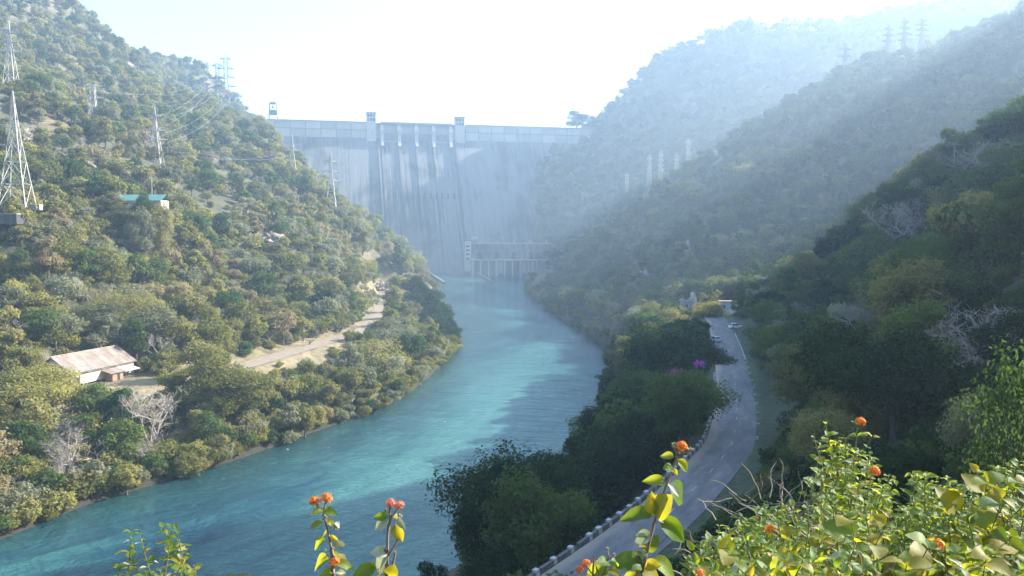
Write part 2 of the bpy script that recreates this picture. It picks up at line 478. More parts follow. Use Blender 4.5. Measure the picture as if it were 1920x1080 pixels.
dm = N.new('ShaderNodeMath'); dm.operation = 'MULTIPLY'; L.new(at.outputs['Fac'], dm.inputs[0])
dr2 = N.new('ShaderNodeMapRange'); dr2.inputs[1].default_value = .3; dr2.inputs[2].default_value = .6; L.new(nd_.outputs['Fac'], dr2.inputs[0]); L.new(dr2.outputs[0], dm.inputs[1])
md_ = N.new('ShaderNodeMix'); md_.data_type = 'RGBA'; L.new(dm.outputs[0], md_.inputs[0]); L.new(mxx.outputs[2], md_.inputs[6]); md_.inputs[7].default_value = (.26, .205, .11, 1)
drr, _, _ = poly_dist(gxx.ravel(), gyy.ravel(), [(p.x, p.y, p.z) for p in ROAD])
lush = np.maximum(np.clip(1 - (drr - 12) / 14, 0, 1), np.clip(1 - (np.hypot(gxx.ravel(), gyy.ravel()) - 60) / 30, 0, 1))
at2 = N.new('ShaderNodeAttribute'); at2.attribute_name = 'lush_grass'
ml_ = N.new('ShaderNodeMix'); ml_.data_type = 'RGBA'; L.new(at2.outputs['Fac'], ml_.inputs[0]); L.new(md_.outputs[2], ml_.inputs[6])
rl_ = ramp(N, [(.3, (.022, .034, .014)), (.5, (.045, .062, .024)), (.7, (.085, .088, .04))]); L.new(n2.outputs['Fac'], rl_.inputs[0]); L.new(rl_.outputs[0], ml_.inputs[7])
L.new(ml_.outputs[2], b.inputs['Base Color'])
me = np_mesh('terrain', np.stack([gxx, gyy, gzz], -1).reshape(-1, 3), TF, mG, smooth=True)
ab = me.attributes.new('lush_grass', 'FLOAT', 'POINT'); ab.data.foreach_set('value', lush.astype(np.float32))
aa = me.attributes.new('dry_grass', 'FLOAT', 'POINT'); aa.data.foreach_set('value', dry.astype(np.float32))
tag(link('terrain', me), kind='structure')

# fast bilinear height lookup on a regular grid (for scattering and sight tests)
HX0, HY0, HS = -900.0, -60.0, 4.0
hx = np.arange(HX0, 1004, HS); hy = np.arange(HY0, 2104, HS)
hgx, hgy = np.meshgrid(hx, hy)
HZ = ground(hgx, hgy)
def hgt(x, y):
    fx = np.clip((np.asarray(x) - HX0) / HS, 0, len(hx) - 1.001); fy = np.clip((np.asarray(y) - HY0) / HS, 0, len(hy) - 1.001)
    i, j = fx.astype(int), fy.astype(int); fx, fy = fx - i, fy - j
    return (HZ[j, i] * (1 - fx) + HZ[j, i + 1] * fx) * (1 - fy) + (HZ[j + 1, i] * (1 - fx) + HZ[j + 1, i + 1] * fx) * fy
def gz(x, y): return float(ground(np.array([x]), np.array([y]))[0])
def seen(p, slack=1.5):
    """True where the point is not behind the terrain as seen from the viewpoint (a small slack on top)."""
    p = np.asarray(p, float); ok = np.ones(len(p), bool)
    for t in np.linspace(0.03, 0.985, 70):
        x, y, z = p[:, 0] * t, p[:, 1] * t, CAM_Z + (p[:, 2] - CAM_Z) * t
        ok &= ~((z + slack < hgt(x, y)) & (np.hypot(x, y) > 22))
    return ok

# ------------------------------------------------------------------ river
mid = [Vector((-420, 35, 0)), Vector((-230, 75, 0)), Vector((-110, 125, 0)), Vector((-48, 190, 0)), Vector((-20, 260, 0)), Vector((0, 350, 0)), Vector((12, 460, 0)), Vector((0, 600, 0)), Vector((-30, 800, 0)), Vector((-70, 1050, 0)), Vector((-95, 1230, 0))]
cl = smooth_line(mid, 8.0)
cs = np.linspace(-95, 95, 77)
RV, UV = [], []
s = 0.0
for i, p in enumerate(cl):
    d = (cl[min(i + 1, len(cl) - 1)] - cl[max(i - 1, 0)]).normalized(); nrm = Vector((-d.y, d.x, 0))
    if i: s += (p - cl[i - 1]).length
    for c in cs:
        q = p + nrm * c
        RV.append((q.x, q.y, 0.0)); UV.append((s, c))
nr, nc = len(cl), len(cs)
ii = np.arange(nr - 1)[:, None] * nc + np.arange(nc - 1)[None, :]
RF = np.stack([ii, ii + nc, ii + 1 + nc, ii + 1], -1).reshape(-1, 4)
mW, N, L, b, out = new_mat('river_water')
uv = N.new('ShaderNodeUVMap'); uv.uv_map = 'flow'
geo = N.new('ShaderNodeNewGeometry')
big = noise(N, L, mapping(N, L, uv.outputs[0], (0.006, 0.022, 1)), 1.0, 3, 0.5, 0.6)
str1 = noise(N, L, mapping(N, L, uv.outputs[0], (0.055, 0.22, 1)), 1.0, 6, 0.65, 1.0)
ad = N.new('ShaderNodeMath'); ad.operation = 'MULTIPLY_ADD'; ad.inputs[1].default_value = 0.35
L.new(str1.outputs['Fac'], ad.inputs[0]); L.new(big.outputs['Fac'], ad.inputs[2])
cr = ramp(N, [(0.52, (.006, .036, .058)), (0.62, (.011, .062, .078)), (0.73, (.034, .125, .118)), (0.88, (.066, .18, .16))])
L.new(ad.outputs[0], cr.inputs[0])
# silty green water along the near-left bank
sx = N.new('ShaderNodeSeparateXYZ'); L.new(uv.outputs[0], sx.inputs[0])
mr = N.new('ShaderNodeMapRange'); mr.inputs[1].default_value = -4; mr.inputs[2].default_value = 40
L.new(sx.outputs[1], mr.inputs[0])
mx = N.new('ShaderNodeMix'); mx.data_type = 'RGBA'
L.new(mr.outputs[0], mx.inputs[0]); L.new(cr.outputs[0], mx.inputs[6]); mx.inputs[7].default_value = (.018, .050, .040, 1)
fo = noise(N, L, mapping(N, L, uv.outputs[0], (.22, .5, 1)), 1.0, 5, .7, .8); fb = noise(N, L, mapping(N, L, uv.outputs[0], (.012, .03, 1)), 1.0, 2, .5)
fm = N.new('ShaderNodeMath'); fm.operation = 'MULTIPLY_ADD'; fm.inputs[1].default_value = .45; L.new(fb.outputs['Fac'], fm.inputs[0]); L.new(fo.outputs['Fac'], fm.inputs[2])
fr_ = N.new('ShaderNodeMapRange'); fr_.inputs[1].default_value = .93; fr_.inputs[2].default_value = 1.0; fr_.inputs[4].default_value = .8; L.new(fm.outputs[0], fr_.inputs[0])
mf = N.new('ShaderNodeMix'); mf.data_type = 'RGBA'; L.new(fr_.outputs[0], mf.inputs[0]); L.new(mx.outputs[2], mf.inputs[6]); mf.inputs[7].default_value = (.6, .66, .66, 1)
L.new(mf.outputs[2], b.inputs['Base Color'])
b.inputs['Roughness'].default_value = 0.12; b.inputs['IOR'].default_value = 1.45
w1 = noise(N, L, mapping(N, L, geo.outputs['Position'], (0.62, 0.62, 1)), 1.0, 6, 0.66, 0.4)
w2 = noise(N, L, mapping(N, L, uv.outputs[0], (0.10, 0.045, 1)), 1.0, 4, 0.6, 1.5)
b1 = N.new('ShaderNodeBump'); b1.inputs['Strength'].default_value = 1.0; b1.inputs['Distance'].default_value = 0.42
b2 = N.new('ShaderNodeBump'); b2.inputs['Strength'].default_value = 1.0; b2.inputs['Distance'].default_value = 1.2
L.new(w1.outputs['Fac'], b1.inputs['Height']); L.new(w2.outputs['Fac'], b2.inputs['Height']); L.new(b2.outputs[0], b1.inputs['Normal']); L.new(b1.outputs[0], b.inputs['Normal'])
me = np_mesh('river', np.array(RV), RF, mW, smooth=True)
ul = me.uv_layers.new(name='flow')
vi = np.zeros(len(me.loops), np.int32); me.loops.foreach_get('vertex_index', vi)
ul.data.foreach_set('uv', np.array(UV, np.float32)[vi].ravel())
tag(link('river', me), kind='structure')

# ------------------------------------------------------------------ roads
def ribbon(name, line, offs, z, mat, uvname=None):
    V, Uv = [], []
    s = 0
    for i, p in enumerate(line):
        d = (line[min(i + 1, len(line) - 1)] - line[max(i - 1, 0)]); d.z = 0; d.normalize(); n = Vector((-d.y, d.x, 0))
        if i: s += (p - line[i - 1]).length
        for o in offs:
            oo = o(s) if callable(o) else o
            q = p + n * oo
            V.append((q.x, q.y, p.z + z)); Uv.append((s, oo))
    k = len(offs); ii = np.arange(len(line) - 1)[:, None] * k + np.arange(k - 1)[None, :]
    F = np.stack([ii, ii + k, ii + 1 + k, ii + 1], -1).reshape(-1, 4)[:, ::-1]
    me = np_mesh(name, np.array(V), F, mat, smooth=True)
    ul = me.uv_layers.new(name='flow'); vi = np.zeros(len(me.loops), np.int32); me.loops.foreach_get('vertex_index', vi)
    ul.data.foreach_set('uv', np.array(Uv, np.float32)[vi].ravel())
    return tag(link(name, me), kind='structure')

mR, N, L, b, out = new_mat('worn_asphalt')
uv = N.new('ShaderNodeUVMap'); uv.uv_map = 'flow'
n1 = noise(N, L, mapping(N, L, uv.outputs[0], (0.12, 0.5, 1)), 1.0, 6, 0.65, 0.5); n2 = noise(N, L, mapping(N, L, uv.outputs[0], (0.5, 1.2, 1)), 1.0, 6, 0.7)
r = ramp(N, [(0.3, (.075, .078, .084)), (0.5, (.11, .111, .114)), (0.66, (.16, .157, .15)), (0.8, (.22, .21, .19))])
ad = N.new('ShaderNodeMath'); ad.operation = 'MULTIPLY_ADD'; ad.inputs[1].default_value = 0.45
L.new(n2.outputs['Fac'], ad.inputs[0])
sb = N.new('ShaderNodeMath'); sb.operation = 'SUBTRACT'; sb.inputs[1].default_value = 0.2; L.new(n1.outputs['Fac'], sb.inputs[0]); L.new(sb.outputs[0], ad.inputs[2])
# dusty river-side edge
sx = N.new('ShaderNodeSeparateXYZ'); L.new(uv.outputs[0], sx.inputs[0])
nd = noise(N, L, mapping(N, L, uv.outputs[0], (0.09, 0.3, 1)), 1.0, 4, 0.6)
ma = N.new('ShaderNodeMath'); ma.operation = 'MULTIPLY_ADD'; ma.inputs[1].default_value = 3.2; L.new(nd.outputs['Fac'], ma.inputs[0]); L.new(sx.outputs[1], ma.inputs[2])
mr = N.new('ShaderNodeMapRange'); mr.inputs[1].default_value = 4.0; mr.inputs[2].default_value = 5.3; L.new(ma.outputs[0], mr.inputs[0])
L.new(ad.outputs[0], r.inputs[0])
mx = N.new('ShaderNodeMix'); mx.data_type = 'RGBA'; L.new(mr.outputs[0], mx.inputs[0]); L.new(r.outputs[0], mx.inputs[6]); mx.inputs[7].default_value = (.27, .235, .19, 1)
L.new(mx.outputs[2], b.inputs['Base Color']); b.inputs['Roughness'].default_value = 0.85
ribbon('road', ROAD, [3.9, 2, 0, -2, -3.2], 0.0, mR)
mV = simple_mat('road_verge', (.055, .085, .028), .95, .35, .6)
ribbon('verge', ROAD[20:], [-3.2, -5.0, lambda s: -7.2 - 1.0 * math.sin(s * .02)], -0.02, mV)
mP = simple_mat('worn_road_paint', (.34, .34, .33), .9, .45, 3.0)
mb = MB()
acc, on = 0.0, True
for i in range(4, 75):
    p, q = ROAD[i], ROAD[i + 1]
    d = (q - p).normalized(); n = Vector((-d.y, d.x, 0)) * 0.06
    if i % 3 == 0:
        e = p + d * 2.0 + Vector((0, 0, .008)); a = p + Vector((0, 0, .008))
        mb.add([a + n, a - n, e - n, e + n], [(3, 2, 1, 0)])
tag(mb.build('road_markings', mP), kind='structure')
mT = simple_mat('dirt_track', (.25, .195, .135), .95, .22, .35, bump=.1)
ribbon('dirt_track', TRACK, [4.6, 2.5, 0, -2.5, -4.6], 0.16, mT)

# ------------------------------------------------------------------ trees
def leaf_quads(C, Nrm, size, r):
    """rhombic folded leaves: centres C (n,3), normals -> V (4n,3), F (2n,3)"""
    n = len(C)
    a = r.normal(size=(n, 3)); a -= (a * Nrm).sum(1, keepdims=True) * Nrm
    a /= np.linalg.norm(a, axis=1, keepdims=True) + 1e-9
    bb = np.cross(Nrm, a)
    s = (size * r.uniform(0.6, 1.35, n))[:, None]
    v0, v2 = C - a * s * 0.62, C + a * s * 0.62
    lift = Nrm * s * 0.14
    v1, v3 = C - bb * s * 0.36 + lift, C + bb * s * 0.36 + lift
    V = np.stack([v0, v1, v2, v3], 1).reshape(-1, 3)
    k = np.arange(n)[:, None] * 4
    F = np.concatenate([k + np.array([[0, 1, 2]]), k + np.array([[0, 2, 3]])], 0)
    return V, F

def tree_shape(seed, H=9.0, Rc=3.8, nl=2600, leaf=0.42, style='round', ncl=None):
    """returns (MB of trunk and limbs, leaf V, leaf F), base at the origin."""
    r = np.random.default_rng(seed)
    mb = MB()
    if style == 'bush': z0, zc, hz, nc0 = 0.12 * H, 0.52 * H, 0.50 * H, 14
    elif style == 'wide': z0, zc, hz, nc0 = 0.38 * H, 0.72 * H, 0.27 * H, 20
    elif style == 'tall': z0, zc, hz, nc0 = 0.25 * H, 0.60 * H, 0.42 * H, 20
    elif style == 'sparse': z0, zc, hz, nc0 = 0.3 * H, 0.64 * H, 0.36 * H, 15
    else: z0, zc, hz, nc0 = 0.22 * H, 0.58 * H, 0.44 * H, 20
    nc_ = ncl or nc0
    cen, rad = [], []
    for k in range(nc_):
        th = k * 2.399963 + r.uniform(-.5, .5); u = r.uniform(-0.75, 1.0)
        rr = math.sqrt(max(0.0, 1 - u * u)) * r.uniform(0.45, 0.92)
        lob = 1 + 0.25 * math.sin(2 * th + seed) + 0.12 * math.sin(3 * th + 1.7 * seed)
        cen.append((rr * Rc * lob * math.cos(th), rr * Rc * lob * math.sin(th), zc + hz * u * r.uniform(.6, .9)))
        rad.append(Rc * r.uniform(0.26, 0.46) * (0.9 if style in ('tall', 'sparse') else 1.0))
    cen, rad = np.array(cen), np.array(rad)
    lean = np.array([r.uniform(-.4, .4), r.uniform(-.4, .4), 0])
    top = np.array([lean[0], lean[1], z0 + 0.15 * H])
    tr = 0.022 * H + 0.05
    if style != 'bush':
        mb.tube([(0, 0, -1.2), (lean[0] * .2, lean[1] * .2, z0 * .5), (lean[0] * .6, lean[1] * .6, z0), tuple(top)], [tr * 1.35, tr, tr * .85, tr * .6], 7)
    for k in range(nc_):
        st = np.array([0, 0, -0.3]) if style == 'bush' else (top * r.uniform(.55, 1.0))
        m1 = st * .5 + cen[k] * .5 + np.array([r.uniform(-.3, .3), r.uniform(-.3, .3), -0.08 * H * r.uniform(0, 1)])
        mb.tube([tuple(st), tuple(m1), tuple(cen[k])], [tr * .42, tr * .28, tr * .10], 4)
        for q in range(2):
            e = cen[k] + r.normal(size=3) * rad[k] * .55
            mb.tube([tuple(m1 * .4 + cen[k] * .6), tuple(e)], [tr * .14, tr * .05], 3)
    w = rad ** 2; w = w / w.sum()
    cnt = np.maximum((w * nl).astype(int), 8)
    Cs, Ns = [], []
    for k in range(nc_):
        n = cnt[k]
        d = r.normal(size=(n, 3)); d[:, 2] = d[:, 2] * .8 + 0.15; d /= np.linalg.norm(d, axis=1, keepdims=True)
        rr = rad[k] * (0.55 + 0.5 * r.random(n) ** .7)
        # ragged twig-end tufts
        tuft = 1 + 0.22 * np.sin(d[:, 0] * 7 + k) * np.sin(d[:, 1] * 6 + 2 * k) + .15 * np.sin(d[:, 2] * 9 + k)
        c = cen[k] + d * (rr * tuft)[:, None] * np.array([1.1, 1.1, 0.82])
        nn = d * .7 + r.normal(size=(n, 3)) * .45 + np.array([0, 0, .35]); nn /= np.linalg.norm(nn, axis=1, keepdims=True)
        Cs.append(c); Ns.append(nn)
    C, Nn = np.concatenate(Cs), np.concatenate(Ns)
    keep = C[:, 2] > 0.02 * H
    V, F = leaf_quads(C[keep], Nn[keep], leaf, r)
    return mb, V, F

def bare_shape(seed, H=8.0, depth=5, spread=0.62, r0=0.16, n0=3):
    r = random.Random(seed); mb = MB()
    def grow(p, d, ln, rad, lev):
        q = p + d * ln * .5 + Vector((r.uniform(-1, 1), r.uniform(-1, 1), r.uniform(-.3, .3))) * ln * .07
        e = q + (d + Vector((r.uniform(-1, 1), r.uniform(-1, 1), r.uniform(-.2, .5))) * .18).normalized() * ln * .5
        mb.tube([p, q, e], [rad, rad * .82, rad * .62], 6 if lev > 3 else (4 if lev > 1 else 3))
        if lev == 0: return
        for k in range(3 if r.random() < .55 else 2):
            ax = Vector((r.uniform(-1, 1), r.uniform(-1, 1), r.uniform(-.35, .65)))
            nd = (d * (1 - spread) + ax.normalized() * spread + Vector((0, 0, .08))).normalized()
            st = p + (e - p) * r.uniform(.55, 1.0)
            grow(st, nd, ln * r.uniform(.62, .84), max(rad * .58, .014), lev - 1)
    for k in range(n0):
        a = k * 6.283 / n0 + r.uniform(-.4, .4)
        d = Vector((math.cos(a) * .35 * (n0 > 1), math.sin(a) * .35 * (n0 > 1), 1)).normalized()
        grow(Vector((0, 0, -.8)), d, H * .34, r0 * (1 if n0 == 1 else .75), depth)
    return mb

STYLES = [('round', 9.0, 3.9), ('wide', 8.5, 4.6), ('round', 8.0, 3.6), ('tall', 10.5, 3.1), ('sparse', 8.5, 3.8), ('round', 7.0, 4.0)]
PALN = list(PAL)
SHAPES = []            # per shape: (trunk mesh data, leaf V, leaf F)
for i, (st, H, Rc) in enumerate(STYLES):
    SHAPES.append(tree_shape(100 + i, H, Rc, 2400 if st != 'sparse' else 1500, 0.46, st))
BUSH = [tree_shape(200 + i, 3.2, 2.1, 1000, 0.34, 'bush') for i in range(3)]
NEAR = [tree_shape(300 + i, H, Rc, 9000, 0.25, st) for i, (st, H, Rc) in enumerate(STYLES[:4])]
BARE = [bare_shape(400 + i, 8.5, 5, .6, .17, 1 + i % 3) for i in range(4)]

TRUNK_ME = [s[0].mesh('trunk', BARK) for s in SHAPES]
NTRUNK_ME = [s[0].mesh('trunk', BARK) for s in NEAR]
BTRUNK_ME = [s[0].mesh('stem', BARK) for s in BUSH]
CROWN_ME = {(i, p): np_mesh('crown', s[1], s[2], LEAF[p]) for i, s in enumerate(SHAPES) for p in PALN}
NCROWN_ME = {(i, p): np_mesh('crown', s[1], s[2], LEAF[p]) for i, s in enumerate(NEAR) for p in PALN}
BCROWN_ME = {(i, p): np_mesh('foliage', s[1], s[2], LEAF[p]) for i, s in enumerate(BUSH) for p in PALN}
BARE_ME = {(i, k): s.mesh('branches', TWIG if k == 0 else TWIG_DARK) for i, s in enumerate(BARE) for k in (0, 1)}

# keep-clear regions: photo polygon + the distance at which the thing behind it stands
CLEAR = [
    ([(965, 1090), (1070, 1000), (1170, 918), (1262, 858), (1325, 800), (1362, 700), (1342, 640), (1338, 620), (1385, 618), (1415, 700), (1424, 780), (1424, 850), (1385, 920), (1320, 985), (1240, 1060), (1220, 1090)], 300),
    ([(1400, 640), (1440, 700), (1455, 790), (1440, 830), (1425, 830), (1425, 760), (1405, 690)], 200),
    ([(95, 676), (150, 662), (250, 668), (250, 724), (150, 728), (130, 712)], 236),
    ([(250, 722), (300, 705), (340, 700), (340, 718), (250, 735)], 240),
    ([(450, 668), (560, 640), (668, 615), (672, 632), (560, 668), (455, 695)], 330),
    ([(20, 1012), (170, 948), (300, 912), (450, 866), (600, 812), (690, 782), (760, 748), (812, 706), (845, 674), (856, 650), (848, 620), (834, 585), (812, 552), (796, 530),
      (985, 524), (985, 550), (1010, 575), (1055, 605), (1105, 637), (1150, 664), (1160, 690), (1140, 740), (1105, 800), (1085, 850), (1000, 870), (920, 860), (850, 930), (845, 1000), (880, 1060), (740, 1080), (20, 1080)], 900),
    ([(212, 362), (250, 362), (250, 376), (212, 376)], 340), ([(286, 364), (314, 364), (314, 378), (286, 378)], 340),
    ([(10, 180), (58, 180), (58, 380), (8, 380)], 284), ([(165, 165), (188, 165), (188, 215), (165, 215)], 515), ([(280, 205), (308, 205), (308, 290), (280, 290)], 475),
    ([(540, 260), (556, 260), (556, 320), (540, 320)], 635), ([(612, 290), (632, 290), (632, 370), (612, 370)], 595), ([(5, 65), (38, 65), (38, 142), (5, 142)], 465),
    ([(882, 446), (1040, 446), (1020, 516), (882, 516)], 1040), ([(1340, 585), (1390, 585), (1390, 622), (1340, 622)], 320),
    ([(1338, 516), (1450, 514), (1450, 536), (1338, 540)], 328), ([(1490, 470), (1555, 470), (1555, 508), (1490, 508)], 294), ([(1305, 566), (1358, 566), (1358, 582), (1305, 582)], 290), ([(1235, 578), (1292, 578), (1292, 596), (1235, 596)], 318),
    ([(1720, 600), (1860, 590), (1850, 680), (1750, 680)], 72), ([(1800, 470), (1915, 460), (1915, 540), (1820, 540)], 112), ([(260, 730), (320, 730), (310, 790), (260, 790)], 200),
    ([(1275, 545), (1305, 545), (1305, 575), (1275, 575)], 380),
    ([(1168, 290), (1275, 285), (1275, 340), (1168, 352)], 900), ([(1335, 270), (1345, 270), (1345, 292), (1335, 292)], 880),
]
CL = [(np.array(p, float), d) for p, d in CLEAR]
ROCK_PX = [(130, 285, 395, 9), (1293, 470, 560, 11), (716, 462, 600, 9), (510, 520, 440, 7), (1485, 690, 188, 5), (255, 130, 880, 10), (1215, 520, 525, 8), (25, 235, 400, 8)]
ROCKS = [(P(u, v, Y), r) for u, v, Y, r in ROCK_PX]

def clear_ok(C, Rr, Hh):
    """no tree may cover a keep-clear region that lies behind it"""
    ok = np.ones(len(C), bool)
    for fx, fz in ((0, .98), (-.85, .6), (.85, .6), (-.6, .85), (.6, .85), (0, .5), (0, .15)):
        q = C + np.stack([Rr * fx, 0 * Rr, Hh * fz], -1)
        u, v, f = project(q)
        for pg, d in CL: ok &= ~(in_poly(u, v, pg) & (C[:, 1] < d))
    return ok

def scatter(x0, x1, y0, y1, s, seed):
    r = np.random.default_rng(seed)
    X, Y = np.meshgrid(np.arange(x0, x1, s), np.arange(y0, y1, s))
    X = X + r.uniform(-.48, .48, X.shape) * s; Y = Y + r.uniform(-.48, .48, Y.shape) * s
    return X.ravel(), Y.ravel()

# ------------------------------------------------------------------ individually placed trees
def bounds(sh):
    V = np.array(sh[1]) if not isinstance(sh, MB) else np.array(sh.v)
    return np.percentile(V[:, 2], 99.5), (np.percentile(V[:, 0], 98) - np.percentile(V[:, 0], 2) + np.percentile(V[:, 1], 98) - np.percentile(V[:, 1], 2)) / 2
BIG = tree_shape(601, 14, 7.0, 15000, .30, 'round', 34)
SPREAD = tree_shape(602, 16, 11.0, 14000, .42, 'wide', 40)
BUSHY = tree_shape(603, 4, 2.6, 9000, .12, 'bush', 26)
GLOSSY = tree_shape(604, 4, 2.6, 3200, .17, 'bush', 24)
TALLN = tree_shape(605, 12, 4.0, 8000, .28, 'tall', 26)
RIVERT = [tree_shape(610 + k, 8, 4.6, 7000, .32, 'bush', 26) for k in range(2)]
BIGBARE = [bare_shape(620, 10, 6, .62, .22, 2), bare_shape(621, 10, 6, .66, .2, 3), bare_shape(622, 9, 5, .6, .16, 1)]
_mc = {}
def hero(kind, u, vt, Y, wpx, pal, lab, group=None, rz=0.0, vb=None, dy=0.0):
    """crown top at photo row vt, width wpx, standing on the ground (or at row vb)"""
    sh = {'big': BIG, 'spread': SPREAD, 'bushy': BUSHY, 'glossy': GLOSSY, 'tall': TALLN, 'river0': RIVERT[0], 'river1': RIVERT[1], 'bare0': BIGBARE[0], 'bare1': BIGBARE[1], 'bare2': BIGBARE[2]}.get(kind)
    if sh is None: sh = NEAR[int(kind[-1])]
    top = P(u, vt, Y); base = P(u, vb, Y).z if vb else gz(top.x, top.y)
    Hm, Wm = bounds(sh)
    H = max(top.z - base, 1.0); sx = wpx * Y / FPX / Wm; sz_ = H / Hm
    if sz_ < .62 * sx: sz_ = .62 * sx; base = top.z - Hm * sz_; sunk = True
    loc = (top.x, top.y, base)
    if isinstance(sh, MB):
        key = (kind, pal)
        if key not in _mc: _mc[key] = sh.mesh('branches', pal)
        o = link('bare_tree', _mc[key]); o.location = loc; o.rotation_euler = (0, 0, rz); tag(o, lab, 'tree', group)
    else:
        key = (kind, pal)
        if key not in _mc: _mc[key] = (sh[0].mesh('trunk', BARK), np_mesh('crown', sh[1], sh[2], LEAF[pal]))
        shrub = kind in ('bushy', 'glossy')
        o = empty('shrub' if shrub else 'leafy_tree', loc, lab, 'shrub' if shrub else 'tree', group, rz)
        link('stem' if shrub else 'trunk', _mc[key][0], o); link('foliage' if shrub else 'crown', _mc[key][1], o)
    o.scale = (sx, sx, sz_)
    HERO.append((top.x, top.y, wpx * Y / FPX / 2, top.z - base))
    return o
HERO = []
hero('big', 978, 850, 104, 265, 'dark green', 'big dark tree standing alone against the river in the lower middle', rz=.6)
hero('river0', 1105, 868, 116, 150, 'dark green', 'dark rounded tree between the big riverside tree and the road')
hero('river1', 1195, 742, 150, 200, 'dark green', 'wide dark bushy tree on the bank left of the road bend')
hero('river0', 1150, 805, 140, 130, 'dark green', 'dark bushy tree at the water edge below the road bend', rz=2.0)
hero('tall', 1238, 612, 222, 130, 'dark green', 'tall dark tree left of the pink blossom tree', rz=1)
hero('tall', 1300, 632, 205, 120, 'dark green', 'tall dark tree overhanging the river side of the road', rz=2.2)
hero('near0', 1335, 652, 196, 76, 'dark green', 'dark rounded tree touching the left road edge below the cars', rz=.4)
hero('river1', 1205, 690, 185, 120, 'green', 'grey green bushy tree over the river beside the dark tall tree', rz=1.2)
for k, (u, vt, Y, w) in enumerate(((752, 522, 560, 40), (775, 518, 545, 46), (798, 530, 520, 42), (770, 548, 505, 50), (800, 552, 490, 52), (826, 566, 470, 44), (785, 578, 468, 54), (815, 588, 445, 52), (838, 604, 430, 44), (800, 610, 428, 56), (826, 628, 415, 52), (806, 644, 408, 46))):
    hero(('near0', 'near2')[k % 2], u, vt, Y, w, 'dark green', 'dark cape tree by the river bend, ' + ('highest and leftmost', 'second highest', 'at the upper water edge', 'inner side just below the top', 'in the middle of the upper half', 'at the outer edge, upper half', 'inner side at half height', 'in the very middle', 'at the outermost point', 'inner side in the lower half', 'at the water edge near the outer point', 'lowest at the water edge')[k], 'dark trees on the cape', rz=k * .9)
hero('big', 190, 566, 262, 110, 'pale grey green', 'big grey green tree behind the left half of the long shed', 'grey green trees behind the shed', rz=.5)
hero('big', 235, 548, 268, 120, 'olive', 'tallest grey green tree behind the right half of the long shed', 'grey green trees behind the shed', rz=1.7)
hero('near2', 285, 575, 266, 90, 'pale grey green', 'big grey green tree right of the long shed beside the tallest one', 'grey green trees behind the shed', rz=2.5)
hero('near0', 140, 590, 258, 80, 'olive', 'grey green tree at the left of the big trees behind the shed', 'grey green trees behind the shed', rz=2.9)
hero('near0', 415, 668, 226, 130, 'olive', 'large olive tree on the river side of the dirt track', rz=1.5)
hero('near3', 345, 690, 222, 80, 'yellow green', 'yellow green feathery tree right of the long shed', rz=.5)
hero('near1', 80, 688, 205, 130, 'yellow green', 'yellow green spreading tree in front of the long shed', rz=.8)
hero('river0', 700, 640, 310, 130, 'olive', 'large olive tree at the water edge before the cape', rz=.8)
hero('near0', 735, 598, 345, 90, 'pale grey green', 'pale rounded tree at the corner of the bank by the cape', rz=.2)
hero('near0', 1520, 472, 298, 78, 'yellow green', 'bright sunlit yellow tree at the foot of the near right hill', rz=.7)
hero('near2', 1330, 566, 296, 62, 'yellow green', 'sunlit yellow topped tree behind the road end', rz=.7)
hero('near0', 1262, 578, 322, 74, 'yellow green', 'sunlit pale yellow tree left of the utility building', rz=1.7)
for k, (u, vt) in enumerate(((1352, 524), (1370, 521), (1388, 518), (1406, 522), (1424, 517), (1440, 520))):
    hero('near3', u, vt, 335 + 3 * k, 26, 'pale grey green', f"{['leftmost', 'second', 'third', 'fourth', 'fifth', 'rightmost'][k]} of the six pale feathery trees in the sunlit row above the road end", 'row of sunlit pale trees', rz=k)
hero('near0', 1082, 207, 1300, 40, 'dark green', 'larger of two dark trees on the right end of the dam crest', vb=246, rz=1)
hero('near0', 1113, 218, 1302, 24, 'dark green', 'smaller of two dark trees on the right end of the dam crest', vb=246, rz=2)
hero('bushy', 1855, 735, 30, 165, 'pale grey green', 'sunlit pale leaved shrub at the right above the flowering bush', rz=.5)
hero('glossy', 1915, 640, 22, 190, 'green', 'glossy dark green shrub at the right edge of the photo', rz=1.5)
hero('bare0', 1795, 572, 92, 250, TWIG, 'large grey bare tree with forked trunk on the near right slope', rz=.4)
hero('bare1', 1860, 440, 150, 230, TWIG, 'pale grey bare tree high on the near right slope', rz=1.4)
hero('bare1', 1690, 370, 240, 110, TWIG, 'wide flat bare tree under the near right skyline', rz=2.4)
hero('bare0', 1860, 260, 240, 150, TWIG, 'pale bare tree just below the near right skyline', rz=3)
hero('bare1', 282, 725, 205, 120, TWIG, 'pale bare tree on the left bank below the long shed', rz=.9)
hero('bare0', 110, 790, 178, 85, TWIG, 'pale twiggy bare tree near the river at the far left', rz=1.9)
hero('bare1', 175, 425, 330, 90, TWIG, 'pale bare tree on the hillside below the green roof', rz=.2)
hero('bare2', 577, 618, 318, 44, BARK, 'small black dead tree on the open dirt track', rz=.3)
hero('bare2', 655, 610, 340, 26, BARK, 'small dark dead tree at the track edge by the bank corner', rz=1.3)
hero('near2', 268, 362, 334, 34, 'green', 'mid green tree before the middle of the green roof', rz=.4)
hero('near0', 228, 384, 333, 50, 'olive', 'olive tree below the left end of the green roof', rz=1.4)
hero('near2', 300, 383, 333, 48, 'olive', 'olive tree below the right end of the green roof', rz=2.4)
hero('near0', 262, 392, 326, 50, 'pale grey green', 'pale tree just below the middle of the green roof', rz=3.4)
hero('near0', 150, 615, 262, 90, 'olive', 'olive tree left of the huge spreading tree behind the long shed', rz=1.1)
hero('near2', 300, 600, 275, 80, 'yellow green', 'yellow green tree right of the huge spreading tree by the track', rz=2.1)
